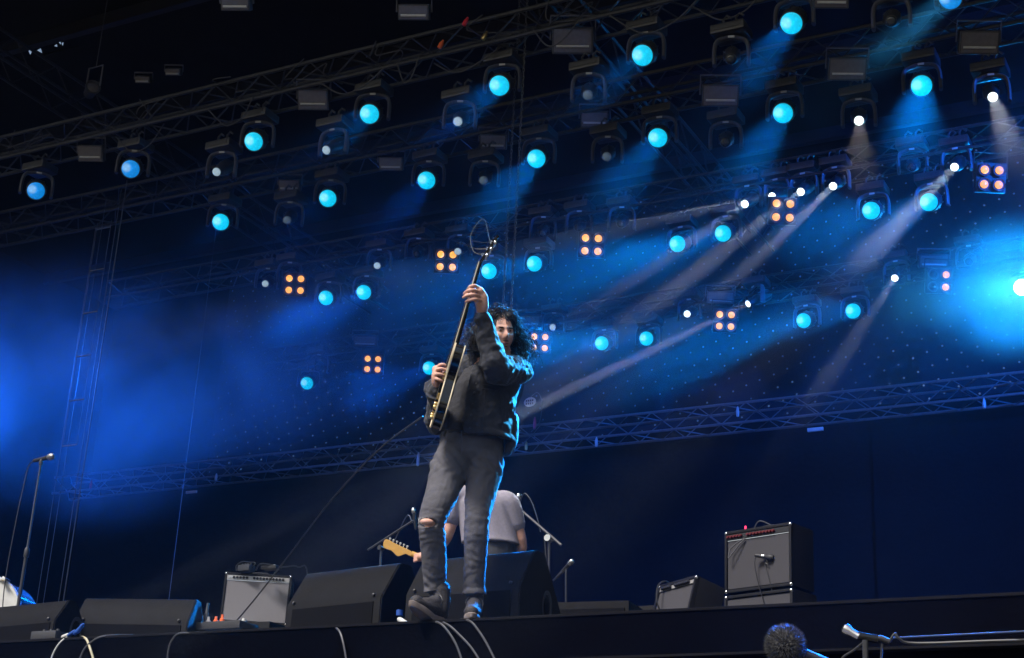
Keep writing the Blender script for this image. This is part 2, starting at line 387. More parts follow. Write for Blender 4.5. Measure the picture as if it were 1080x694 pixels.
def moving_head(px, py, y, kind, lensmat, label, group, aim=None, power=0, color=(0, .35, 1), spread=7, size=None, h=.52, aimk=.72):
    """lens centre on the ray (px,py) at depth y; aim = pixel where the beam heads, met nearer the audience"""
    M = head_master(kind); L = aty(px, py, y)
    if aim is None: aim = (px-10, py+60)
    A = aty(528, 380, 7.1) if aim == 'him' else aty(aim[0], aim[1], y*((.91 if color[0] > .5 else .87) if y > 17 else .82))
    d = (A-L).normalized()
    pv = L - d*.16                                          # pivot inside the yoke
    yaw = math.atan2(d.x, -d.y) if abs(d.x)+abs(d.y) > .05 else 0
    top = pv.z + .24 if h is None else pv.z+.24
    t = thing('moving_head_lamp', label, 'stage light', (pv.x, pv.y, top), 0, group)
    o = Vector((pv.x, pv.y, top))
    mo('base', M['base'], t, Matrix.Translation((0, 0, .0)))
    bdg = mo('badge', M['badge'], t, Matrix.Rotation(yaw, 4, 'Z') @ Matrix.Translation((0, -.06, -.03)))
    mo('clamp', M['hook'], t)
    mo('yoke', M['yoke'], t, Matrix.Rotation(yaw, 4, 'Z'))
    hm = frame_mtx(L-o, (math.cos(yaw), math.sin(yaw), 0), d)
    hd = mo('head', M['body'], t, hm)
    key = (kind, lensmat.name)
    if key not in LMESH:
        me = M['lens'].copy(); me.materials.append(lensmat); LMESH[key] = me
    mo('lens', LMESH[key], hd); mo('bezel', M['ring'], hd)
    if power:
        ld = bpy.data.lights.new('beam', 'AREA'); ld.shape = 'DISK'; ld.size = size or M['R']*1.7
        ld.energy = power; ld.color = color; ld.spread = math.radians(spread)
        lo = bpy.data.objects.new('beam', ld); COL.objects.link(lo)
        lo.matrix_world = frame_mtx(L + d*.06, (1, 0, 0), -d)
        if lensmat is L_GLARE:      # the spill of the glaring lamp lights the air all round it
            l2 = bpy.data.lights.new('spill', 'AREA'); l2.shape = 'DISK'; l2.size = .22; l2.energy = 230; l2.color = (.0, .32, 1.); l2.spread = math.radians(170)
            q2 = bpy.data.objects.new('spill', l2); COL.objects.link(q2); q2.matrix_world = frame_mtx(L + d*.07, (1, 0, 0), -d)
    return t, L, d
CYN = (0.0, .24, 1.0); CY2 = (0.0, .25, 1.0); CB = (0, .13, 1.0); WH = (.75, .88, 1.)
G1, G2, G3, G4 = ('lamps on the front overhead truss', 'lamps on the second overhead truss', 'lamps on the third overhead truss', 'lamps on the rearmost overhead truss')
Y1, Y2, Y3, Y4 = 13.5, 15.3, 18.3, 21.6
w = 'wash'; s = 'spot'
PB = 1.0
LAMPS = [
 # px, py, y, kind, lens, aim, power, colour, spread, label, group
 (38, 201, Y1, w, L_BLUE, (20, 260), 0, CB, 9, 'dim blue lamp at the far left end of the front truss', G1),
 (138, 178, Y1, w, L_BLUE, (80, 215), 25, CB, 10, 'blue lamp second from the left on the front truss', G1),
 (229, 181, Y1, s, L_PALE, (120, 235), 0, CB, 9, 'narrow lamp with a pale lens, right of the second blue front-truss lamp', G1),
 (268, 149, Y1, w, L_CYAN, (180, 200), 35, CB, 10, 'cyan lamp third from the left on the front truss', G1),
 (345, 158, Y1, s, L_PALE, (200, 215), 30, CB, 9, 'narrow front-truss lamp with a small white lens, left of the fourth large cyan lamp', G1),
 (390, 120, Y1, w, L_CYAN, (325, 165), 160, CYN, 11, 'cyan lamp fourth from the left on the front truss, beam down to the left', G1),
 (483, 128, Y1, s, L_PALE, (440, 160), 30, CB, 9, 'narrow front-truss lamp with a small white lens, left of the hoist chains', G1),
 (527, 90, Y1, w, L_CYAN, (460, 140), 160, CYN, 11, 'cyan lamp left of the centre hoist chains on the front truss', G1),
 (620, 100, Y1, s, L_DIM, (600, 150), 0, CB, 9, 'unlit narrow lamp right of the hoist chains on the front truss', G1),
 (678, 58, Y1, w, L_CYAN, (595, 125), 160, CYN, 11, 'cyan lamp right of the hoist chains on the front truss, its yoke lit grey', G1),
 (771, 62, Y1, s, L_OFF, (760, 110), 0, CB, 9, 'unlit narrow lamp between two bright cyan lamps at the top right', G1),
 (835, 24, Y1, w, L_CYAN, (760, 120), 300, CYN, 11, 'bright cyan lamp highest in view with a long blue beam below it', G1),
 (940, 22, Y1, s, L_OFF, (930, 60), 0, CB, 9, 'unlit narrow lamp cut by the top edge at the upper right', G1),
 (1003, -3, Y1, w, L_BLUE, 'him', 170, (.05, .5, 1.), 9, 'blue lamp just cut by the top edge at the upper right', G1),
 (233, 234, Y2, w, L_CYAN, (180, 280), 40, CB, 10, 'small cyan lamp leftmost on the second truss', G2),
 (303, 232, Y2, s, L_DIM, (250, 280), 0, CB, 9, 'unlit narrow lamp between the two leftmost lamps of the second truss', G2),
 (346, 209, Y2, w, L_CYAN, (290, 260), 50, CB, 10, 'cyan lamp second from the left on the second truss', G2),
 (450, 190, Y2, w, L_CYAN, (400, 250), 50, CB, 10, 'cyan lamp third from the left on the second truss', G2),
 (510, 190, Y2, s, L_DIM, (480, 240), 0, CB, 9, 'unlit narrow lamp left of the chains on the second truss', G2),
 (566, 167, Y2, w, L_CYAN, (500, 240), 260, CYN, 11, 'cyan lamp beside the hoist chains on the second truss', G2),
 (640, 165, Y2, s, L_DIM, (620, 220), 0, CB, 9, 'unlit narrow lamp right of the chains on the second truss', G2),
 (694, 145, Y2, w, L_CYAN, (640, 215), 300, CYN, 11, 'cyan lamp right of the chains on the second truss with a blue beam', G2),
 (765, 150, Y2, s, L_OFF, (750, 200), 0, CB, 9, 'unlit narrow lamp under the grey strobe panel at the upper right', G2),
 (826, 119, Y2, w, L_CYAN, (780, 190), 500, CYN, 10, 'cyan lamp on the second truss with a strong blue beam to the lower left', G2),
 (906, 127, Y2, s, L_WHITE, (907, 190), 60, (1, .9, .85), 7, 'small lamp with a soft white beam straight down, at the upper right', G2),
 (972, 90, Y2, w, L_CYAN, (962, 150), 500, CYN, 10, 'cyan lamp on the second truss with a short bright beam straight down', G2),
 (1047, 102, Y2, s, L_WHITE, (1075, 175), 90, (.9, .95, 1), 7, 'small lamp with a white beam to the lower right, near the right edge', G2),
 (344, 314, Y3, w, L_CYAN, (290, 350), 90, CB, 13, 'leftmost cyan lamp on the third truss', G3),
 (384, 308, Y3, w, L_CYAN, (330, 345), 90, CB, 13, 'cyan lamp second from the left on the third truss', G3),
 (280, 299, Y3, s, L_PALE, (240, 330), 0, CB, 9, 'narrow lamp with a small white lens farthest left on the third truss', G3),
 (303, 293, Y3, s, L_PALE, (260, 330), 0, CB, 9, 'narrow lamp with a small white lens beside the leftmost orange blinder', G3),
 (398, 280, Y3, s, L_PALE, (360, 320), 0, CB, 9, 'narrow pale lamp above the cyan lamps left of the guitar neck', G3),
 (483, 265, Y3, s, L_PALE, (450, 300), 0, CB, 9, 'narrow pale lamp beside the orange blinder left of the guitar headstock', G3),
 (516, 286, Y3, w, L_CYAN, (470, 300), 60, CB, 12, 'cyan lamp seen just behind the guitar neck', G3),
 (564, 278, Y3, w, L_CYAN, (490, 292), 320, CY2, 11, 'cyan lamp right of the guitar headstock with a beam to the left', G3),
 (715, 257, Y3, w, L_CYAN, (640, 278), 550, CY2, 11, 'left one of the close cyan pair on the third truss with a bright beam', G3),
 (763, 246, Y3, w, L_CYAN, (700, 268), 450, CY2, 11, 'right one of the close cyan pair on the third truss', G3),
 (786, 215, Y3, s, L_WHITE, (742, 245), 200, WH, 2.0, 'small lamp with a thin white beam, leftmost of the white beams right of centre', G3),
 (815, 207, Y3, s, L_WHITE, (755, 221), 900, WH, 2.4, 'small lamp with a white beam almost level to the left', G3),
 (845, 202, Y3, s, L_WHITE, (803, 234), 800, WH, 2.4, 'small lamp with a white beam above the orange blinder right of centre', G3),
 (879, 196, Y3, s, L_WHITE, (842, 230), 210, WH, 2.6, 'small lamp with a white beam down left, right of the blinder under it', G3),
 (919, 222, Y3, w, L_CYAN, (880, 229), 420, CY2, 10, 'cyan lamp with a short bright cyan glow to its left, on the third truss', G3),
 (980, 213, Y3, w, L_CYAN, (925, 240), 650, CY2, 10, 'cyan lamp with a wide bright glow, at the right of the third truss', G3),
 (1007, 176, Y3, s, L_WHITE, (980, 203), 230, WH, 3, 'small lamp with a short brilliant white beam near the right edge', G3),
 (324, 404, Y4, w, L_CYAN, (270, 440), 0, CB, 12, 'lowest cyan lamp at the left, on the rearmost truss', G4),
 (453, 388, Y4, w, L_CYAN, (400, 410), 100, CB, 12, 'cyan lamp behind the picking hand, on the rearmost truss', G4),
 (583, 345, Y4, s, L_PALE, (550, 370), 0, CB, 9, 'narrow pale lamp above the orange blinder right of the curly hair', G4),
 (635, 362, Y4, w, L_CYAN, (575, 364), 260, CY2, 11, 'cyan lamp on the rearmost truss right of the orange blinder by the hair', G4),
 (682, 357, Y4, w, L_CYAN, (630, 362), 160, CYN, 9, 'cyan lamp crossed by a long white beam on the rearmost truss', G4),
 (725, 331, Y4, s, L_WHITE, (690, 345), 0, WH, 5, 'small white lamp without a beam left of the orange blinder, on the rearmost truss', G4),
 (790, 320, Y4, s, L_WHITE, (640, 392), 360, WH, 1.8, 'small lamp sending a long thin white beam far down to the left', G4),
 (848, 338, Y4, w, L_CYAN, (775, 358), 650, CY2, 12, 'left one of the cyan pair low at the right, with a wide cyan beam', G4),
 (900, 328, Y4, w, L_CYAN, (855, 330), 420, CY2, 9, 'right one of the cyan pair low at the right, with a white hot spot', G4),
 (944, 293, Y4, s, L_WHITE, (917, 333), 55, WH, 2.6, 'small lamp with a short white beam, above right of the low cyan pair', G4),
 (1078, 303, Y4, w, L_GLARE, 'him', 270, (.04, .5, 1.), 9, 'glaring cyan-white lamp at the right edge, the brightest of all', G4),
]
BEAM = .18
for (px, py, y, kd, lm, aim, pw, colr, spd, lab, grp) in LAMPS:
    moving_head(px, py, y, kd, lm, lab, grp, aim, pw*BEAM*(1.5 if (lm is L_CYAN) else 1), colr, spd)
# dark, unlit lamps seen faintly in the blue air on the two rear trusses
for px, py, y, lab in ((572, 246, Y3, 'dark unlit lamp above the cyan lamp right of the guitar headstock'), (610, 240, Y3, 'dark unlit lamp left of the upper middle orange blinder'),
                       (655, 236, Y3, 'dark unlit lamp right of the upper middle orange blinder'), (440, 268, Y3, 'dark unlit lamp left of the blinder beside the guitar headstock'),
                       (335, 388, Y4, 'dark unlit lamp above the lowest cyan lamp at the left'), (1022, 276, Y4, 'dark unlit lamp with a thin bright rim right of the two-lamp blinder'),
                       (962, 176, Y3, 'dark unlit lamp left of the short brilliant white beam')):
    moving_head(px, py, y, s, L_OFF, lab, 'dark unlit lamps on the rear trusses', (px-14, py+30))

# ------------------------------------------------------------------ blinders: 2x2 amber lamps
def blinder(px, py, y, label, only=None):
    c = aty(px, py, y)
    t = thing('blinder_lamp', label, 'blinder', c, math.radians(-24), 'orange four-lamp blinders')
    t.rotation_euler = (math.radians(20), 0, math.radians(28))
    bm = B(); box(bm, -.19, .19, .03, .13, -.19, .19, .02); build('housing', bm, M_black, t, False)
    bm = B(); tube(bm, [(-.21, .08, 0), (-.21, .08, .32), (.21, .08, .32), (.21, .08, 0)], .011, 6); build('bracket', bm, M_black, t)
    for i, (dx, dz) in enumerate(((-.092, .092), (.092, .092), (-.092, -.092), (.092, -.092))):
        bm = B(); lathe(bm, [(.045, 0), (.068, .03), (.078, .045), (.082, .03)], 18, Matrix.Translation((dx, .03, dz)) @ Matrix.Rotation(math.radians(90), 4, 'X'))
        rf = build('reflector', bm, M_case, t)
        bm = B(); lathe(bm, [(.052, 0), (.046, .016), (.026, .028), (0, .032)], 18, Matrix.Translation((dx, -.002, dz)) @ Matrix.Rotation(math.radians(90), 4, 'X'))
        on = only is None or i in only
        build('bulb', bm, L_AMBER if on else L_OFF, rf)
    return t
blinder(311, 300, Y3, 'leftmost orange blinder, beside two small white lamps')
blinder(471, 275, Y3, 'orange blinder left of the guitar headstock')
blinder(624, 258, Y3, 'orange blinder right of the hoist chains in the upper row')
blinder(826, 222, Y3, 'orange blinder among the white beams right of centre')
blinder(1046, 187, Y3, 'orange blinder at the upper right edge')
blinder(393, 384, Y4, 'lowest orange blinder at the left, level with the picking hand')
blinder(569, 361, Y4, 'orange blinder just right of the curly hair')
blinder(765, 338, Y4, 'orange blinder crossed by the long white beam')
blinder(991, 296, Y4, 'blinder with only its right pair of lamps lit, toward the right edge', only=(1, 3))

# ------------------------------------------------------------------ strobe / flood panels
def panel(px, py, y, w_, h_, label, tilt=35):
    c = aty(px, py, y)
    t = thing('flood_panel', label, 'flood light', c, 0, 'pale flood panels on the overhead trusses')
    t.rotation_euler = (math.radians(tilt), 0, math.radians(24))
    bm = B(); box(bm, -w_/2, w_/2, 0, .12, -h_/2, h_/2, .012); build('housing', bm, M_case, t, False)
    bm = B(); box(bm, -w_*.45, w_*.45, -.012, -.002, -h_*.42, h_*.42, .003); build('reflector', bm, M_reflector, t, False)
    bm = B(); tube(bm, [(-w_*.4, -.02, -h_*.2), (w_*.4, -.02, -h_*.2)], .013, 8); build('lamp_tube', bm, M_white, t)
    bm = B(); tube(bm, [(-w_/2-.02, .06, 0), (-w_/2-.02, .08, h_*.9), (w_/2+.02, .08, h_*.9), (w_/2+.02, .06, 0)], .012, 6); build('bracket', bm, M_yoke, t)
for a in ((95, 162, Y1, .34, .22, 'flood panel between the two leftmost blue lamps of the front truss'),
          (330, 105, Y1, .38, .26, 'pale flood panel between the third and fourth cyan lamps of the front truss'),
          (604, 43, Y1, .46, .3, 'pale flood panel right of the hoist chains on the front truss'),
          (760, 101, Y1+.7, .40, .24, 'pale flood panel above the row of cyan lamps, left of the long blue beam'),
          (894, 73, Y1+.7, .40, .24, 'pale flood panel between the two highest cyan lamps'),
          (1033, 45, Y1+.7, .40, .24, 'pale flood panel nearest the top right corner'),
          (877, -2, Y1-.8, .34, .2, 'flood panel cut by the top edge at the right'),
          (248, 4, 10.5, .3, .14, 'flood panel cut by the top edge at the left'),
          (436, 13, 11.5, .32, .16, 'flood panel high above the truss, left of centre'),
          (150, 84, 14.5, .22, .1, 'small flood panel alone in the dark upper left'),
          (182, 76, 14.5, .22, .1, 'small flood panel beside another one in the dark upper left'),
          (627, 126, Y2+.2, .34, .2, 'pale flood panel right of the chains on the second truss'),
          (520, 150, Y2+.2, .34, .2, 'pale flood panel left of the chains on the second truss'),
          (412, 173, Y2+.2, .32, .18, 'pale flood panel between the cyan lamps left of centre on the second truss'),
          (305, 196, Y2+.2, .3, .16, 'dim flood panel left on the second truss'),
          (760, 314, Y4, .42, .2, 'bluish flood panel above the orange blinder right of centre'),
          (985, 276, Y4, .44, .2, 'bluish flood panel above the two-lamp blinder'),
          (558, 339, Y4, .38, .2, 'bluish flood panel just above the curly hair'),
          (385, 360, Y4, .42, .2, 'bluish flood panel above the lowest orange blinder')):
    panel(*a[:5], a[5])
WASH = 0.36
# unseen blue lamps added at the sides to light the smoke and pit microphone
for (x, y, z, ax, ay, az, p_, spd, lab) in ((-20.5, 13.5, 9.2, -14.5, 17.5, 4.8, 900, 48, 'added wide blue wash lamp off the left edge of view, lighting the smoke'),
                                         (-24.0, 18.4, 9.0, -13, 20, 5.5, 900, 45, 'added wide blue wash lamp, unseen, lighting the left wing smoke'),
                                         (2.2, 15.5, 10.0, -5, 21, 8.0, 2200, 55, 'added wide blue wash lamp off the right edge of view, lighting the rear'),
                                         (2.6, 13.5, 9.4, -1.0, 3.15, 1.2, 260, 3, 'added blue lamp off the right edge, rim-lighting the microphone in the pit')):
    M = head_master('wash'); L = Vector((x, y, z)); d = (Vector((ax, ay, az))-L).normalized(); pv = L-d*.16
    t = thing('moving_head_lamp', lab, 'stage light', (pv.x, pv.y, pv.z+.24), 0, 'added unseen blue lamps at the wings'); o = Vector((pv.x, pv.y, pv.z+.24))
    yaw = math.atan2(d.x, -d.y)
    mo('base', M['base'], t); mo('yoke', M['yoke'], t, Matrix.Rotation(yaw, 4, 'Z')); mo('clamp', M['hook'], t)
    hd = mo('head', M['body'], t, frame_mtx(L-o, (math.cos(yaw), math.sin(yaw), 0), d)); me = M['lens'].copy(); me.materials.append(L_BLUE); mo('lens', me, hd)
    ld = bpy.data.lights.new('wash', 'AREA'); ld.shape = 'DISK'; ld.size = .22; ld.energy = p_*WASH; ld.color = (.004, .135, 1); ld.spread = math.radians(spd*1.6)
    lo = bpy.data.objects.new('wash', ld); COL.objects.link(lo); lo.matrix_world = frame_mtx(L+d*.06, (1, 0, 0), -d)
# ================================================================== RIGGING LINES, LADDER
def cable(name, pts, r, m, label, cat='cable', group=None, k=8):
    bm = B(); o = Vector(pts[0]); tube(bm, [p-o for p in catmull(pts, k)], r, 6)
    return tag(build(name, bm, m, loc=o), label, cat, group)
def chain(px0, py0, px1, py1, y, label, link=.05):
    a = aty(px0, py0, y); b = aty(px1, py1, y); b = Vector((a.x, a.y, b.z)); N = int((a.z-b.z)/link)
    bm = B()
    for i in range(N):      # interlocking links
        c = Vector((0, 0, -link*(i+.5))); s_ = Vector((1, 0, 0)) if i % 2 else Vector((0, 1, 0))
        pts = [c + s_*.012*math.cos(t)+Vector((0, 0, 1))*link*.66*math.sin(t) for t in [2*math.pi*q/8 for q in range(8)]]
        tube(bm, pts, .004, 4, closed=True)
    return tag(build('hoist_chain', bm, M_chain, loc=a), label, 'chain', 'hoist chains hanging from the roof')
chain(557, -20, 555, 352, 13.5, 'bright steel hoist chain hanging in the middle of view, behind the curly hair')
chain(549, -20, 547, 352, 13.9, 'thinner hoist chain hanging just left of the bright one in the middle of view')
def line(px, py0, py1, y, r, lab, g='thin wires hanging at the left wing', m=None):
    a = aty(px, py0, y); b = Vector((a.x, a.y, FLOOR+.01))
    return cable('wire', [a, b], r, m or M_chain, lab, 'wire', g, 1)
line(134, 190, 560, 14.0, .007, 'brightest thin wire hanging vertically at the left wing')
line(128, 200, 600, 14.2, .005, 'thin wire just left of the brightest one at the left wing')
line(101, 240, 600, 14.6, .004, 'thin wire hanging just right of the wire ladder')
line(112, 210, 600, 15.0, .004, 'thin wire between the wire ladder and the bright wire')
line(228, 240, 520, 17.5, .004, 'faint wire right of the bright wire, above the low truss')
# wire ladder
lt_ = thing('wire_ladder', 'thin wire rope ladder hanging at the left wing', 'ladder', aty(103, 235, 14.0))
a = aty(103, 235, 14.0); zb = aty(75, 470, 14.0).z
for dx in (-.0, .24):
    bm = B(); tube(bm, [(dx, 0, 0), (dx, 0, zb-a.z)], .0025, 4); build('side_wire', bm, M_chain, lt_)
for i in range(6):
    bm = B(); z = -.6*i-.1; box(bm, 0, .24, -.008, .008, z-.006, z+.006, .002); build('rung', bm, M_chain, lt_, False)
# hanging follow-spot lens and bracket at the upper left
c = aty(98, 92, 13.0)
t = thing('hanging_light', 'lone hanging lamp with a pale ring lens in the dark upper left, tilted', 'stage light', c)
hm = frame_mtx((0, 0, 0), (1, 0, 0), (EYE_V := (Vector((0, 0, EYE))-c).normalized()) + Vector((.3, 0, .5)))
bm = B(); lathe(bm, [(.02, -.22), (.07, -.2), (.085, -.02), (.1, 0), (.1, .015), (.075, .012), (.07, -.01)], 20, hm); build('barrel', bm, M_case, t)
bm = B(); lathe(bm, [(.072, .0), (.05, .008), (0, .012)], 20, hm); build('lens', bm, M_reflector, t)
bm = B(); tube(bm, [(-.12, 0, 0), (-.12, 0, .3), (.12, 0, .3), (.12, 0, 0)], .012, 6); build('bracket', bm, M_yoke, t)
bm = B(); tube(bm, [(0, 0, .3), (0, 0, ROOFZ-c.z-.05)], .006, 5); build('safety_wire', bm, M_chain, t)
# loose cable swags along the front truss
random.seed(3)
for i, (x0, x1) in enumerate(((-10.1, -9.2), (-8.6, -7.7), (-7.2, -6.6), (-6.3, -5.2), (-5.4, -4.6), (-11.8, -11.1), (-13.4, -12.6), (-9.0, -8.7))):
    y = 13.3+random.uniform(-.04, .3); z = 9.92; sg = random.uniform(.12, .34); y2 = y + random.uniform(-.1, .1)
    where = ('left of the chains', 'at the chains', 'right of the chains', 'near the upper middle lamp', 'toward the top right', 'at the left', 'far left', 'by the fifth cyan lamp')[i]
    cable('cable_swag', [(x0, y, z), ((x0*.7+x1*.3), y2, z-sg*.85), ((x0+x1)/2, y2, z-sg), (x0*.25+x1*.75, y2, z-sg*.7), (x1, y, z+.02)], .009, M_cablegrey,
          'loose grey cable loop hanging under the front truss '+where, 'cable', 'loose cable loops under the front truss')
for i in range(10):
    x = -15+i*1.15+random.uniform(-.3, .3)
    bm = B(); p = [(x, 13.3, 10.3)]
    for q in range(7): p.append((x+random.uniform(-.35, .35)+.05*q, 13.28+random.uniform(-.05, .35), 10.1+random.uniform(-.16, .22)))
    cable('loom_cable', p, .008, M_cablegrey, 'grey cable woven in the front truss, %s from the left' % ('first', 'second', 'third', 'fourth', 'fifth', 'sixth', 'seventh', 'eighth', 'ninth', 'last')[i], 'cable', 'cables woven through the front truss', 5)
# coloured connectors on the truss
for px, py, mt, lb in ((491, 23, M_red, 'red connector on the front truss above the centre lamps'), (465, 47, M_orange, 'orange connector on the front truss left of the fifth cyan lamp'), (511, 38, M_gold, 'yellow connector near the top of the front truss')):
    bm = B(); lathe(bm, [(.018, -.05), (.026, -.045), (.026, .02), (.018, .03), (.012, .06)], 12, Matrix.Rotation(.5, 4, 'Y')); tag(build('connector', bm, mt, loc=aty(px, py, 13.2)), lb, 'connector')
# bits clipped on the low truss
for px, py, h_, mt, lb in ((96, 511, .20, M_red, 'red and white bundle clipped to the left end of the low truss'), (228, 503, .16, M_white, 'small white tab on the low truss at the left'), (202, 519, .05, M_white, 'flat pale tag under the low truss at the left'),
                           (564, 446, .26, M_pink, 'pink bottle shaped item hanging by the low truss, right of the jacket'), (555, 470, .18, M_gold, 'yellow strap end on the low truss right of the jacket'),
                           (778, 434, .2, M_white, 'short white sleeve on the low truss right of centre'), (860, 453, .06, M_white, 'flat pale tag under the low truss right of centre'), (1038, 425, .2, M_white, 'short white sleeve on the low truss at the right'), (629, 466, .2, M_white, 'white sleeve on the low truss right of the guitarist'), (441, 484, .3, M_white, 'white sleeve on the low truss left of the guitarist')):
    bm = B()
    if h_ > .1: lathe(bm, [(.012, -h_*.45), (.024, -h_*.4), (.028, 0), (.02, h_*.25), (.01, h_*.42)], 10)
    else: box(bm, -.13, .13, -.02, .02, -h_/2, h_/2, .01)
    tag(build('clipped_item', bm, mt, loc=aty(px, py, 23.28)), lb, 'fitting')
# oval badge hanging
t = thing('oval_tag', 'white oval tag with black lettering marks hanging right of the jacket', 'tag', aty(559, 424, 23.0))
bm = B(); lathe(bm, [(.11, -.008), (.12, 0), (.11, .008)], 24, Matrix.Rotation(math.radians(90), 4, 'X') @ Matrix.Diagonal((1, .72, 1, 1))); build('plate', bm, M_white, t)
for k in range(2):
    for q in range(4):
        bm = B(); box(bm, -.075+q*.04, -.05+q*.04, -.016, -.0105, -.05+k*.055, -.015+k*.055, .002); build('mark', bm, M_black, t, False)
bm = B(); tube(bm, catmull([(0, 0, .08), (.14, 0, .16), (.24, 0, -.05), (.2, 0, -.4), (.05, 0, -.55)], 5), .006, 5); build('loop', bm, M_chain, t)

# ================================================================== MONITOR WEDGES
def wedge(bl, br, y, ztop, rz_extra, label, w_=None, port=True):
    a = aty(*bl, y); b = aty(*br, y+rz_extra); x = Vector((b.x-a.x, b.y-a.y, 0)); wd = x.length; ang = math.atan2(x.y, x.x)
    t = thing('monitor_wedge', label, 'stage monitor', (a.x, a.y, FLOOR), ang, 'black monitor wedges along the stage front')
    H = ztop-FLOOR; k = H/.44
    prof = [(0, 0), (0, .235*k), (.12*k, H-.01*k), (.14*k, H), (.22*k, H), (.46*k, .07*k), (.46*k, 0)]
    M_ = Matrix(((0, 0, 1, 0), (1, 0, 0, 0), (0, 1, 0, 0), (0, 0, 0, 1)))
    bm = B(); prism(bm, prof, 0, wd, M_, .006); build('cabinet', bm, M_wedge, t)
    bm = B(); box(bm, .05*k, wd-.05*k, -.006, .004, .03*k, .215*k, .003); build('rear_panel', bm, M_wgrille, t, False)
    sl = Vector((0, .24*k, -(H-.07*k))); nrm = Vector((0, H-.07*k, .24*k)).normalized()
    bm = B(); mm = frame_mtx(Vector((wd/2, .34*k, (H+.07*k)/2))+nrm*.004, (1, 0, 0), nrm); box(bm, -wd*.46, wd*.46, -sl.length*.45, sl.length*.45, -.004, .01, .004, mm); build('grille', bm, M_wgrille, t, False)
    for sx in (.06, wd-.06):
        for z in (.05, .25*k):
            bm = B(); lathe(bm, [(.008, -.01), (.009, .003), (.006, .006), (0, .007)], 12, Matrix.Translation((sx, -.004, z)) @ Matrix.Rotation(math.radians(90), 4, 'X')); build('bolt', bm, M_case, t)
    if port:
        for sx in (wd, 0):
            s_ = 1 if sx else -1
            bm = B(); lathe(bm, [(.05, 0), (.062, .004), (.062, .008), (.048, .008), (.046, -.002)], 24, Matrix.Translation((sx, .25*k, .17*k)) @ Matrix.Rotation(math.radians(90*s_), 4, 'Y') @ Matrix.Diagonal((1.5, .8, 1, 1))); build('side_handle', bm, M_case, t)
            bm = B(); lathe(bm, [(.046, 0), (0, .0005)], 24, Matrix.Translation((sx+.0025*s_, .25*k, .17*k)) @ Matrix.Rotation(math.radians(90*s_), 4, 'Y') @ Matrix.Diagonal((1.5, .8, 1, 1))); build('handle_recess', bm, M_gloss, t)
    return t
def zat(px, py, y): return aty(px, py, y).z
wedge((426, 655), (547, 648), 7.52, zat(540, 584, 7.65), -.07, 'large black wedge right behind the guitarist, its round side handle visible')
wedge((300, 661), (400, 657), 7.7, zat(385, 601, 7.85), -.12, 'large black wedge left of the guitarist, beside the silver amplifier')
wedge((76, 670), (196, 673), 7.45, zat(100, 632, 7.6), .22, 'low wide black wedge between the two others at the left')
wedge((-45, 676), (55, 672), 7.35, zat(20, 642, 7.5), -.1, 'black wedge at the far left edge, cut by the frame')
# smaller dark cabinet right of the mic stand
t = thing('floor_monitor', 'low dark floor monitor right of the large wedge, behind the small mic stand', 'stage monitor', (aty(582, 648, 9.5).x, 9.5, FLOOR), math.radians(6))
bm = B(); box(bm, 0, .55, 0, .4, 0, zat(600, 634, 9.5)-FLOOR, .02); build('cabinet', bm, M_wedge, t)
bm = B(); box(bm, .03, .52, -.008, .002, .04, zat(600, 636, 9.5)-FLOOR-.04, .003); build('grille', bm, M_wgrille, t, False)
t = thing('floor_monitor', 'low dark wedge in shade between the small mic stand and the grey-grille amplifier', 'stage monitor', (aty(610, 646, 10.5).x, 10.5, FLOOR), math.radians(-5))
M_ = Matrix(((0, 0, 1, 0), (1, 0, 0, 0), (0, 1, 0, 0), (0, 0, 0, 1)))
hh = zat(600, 632, 10.5)-FLOOR-.06
bm = B(); prism(bm, [(0, 0), (0, hh*.8), (.1, hh), (.5, .1), (.5, 0)], 0, .6, M_, .008); build('cabinet', bm, M_wedge, t)

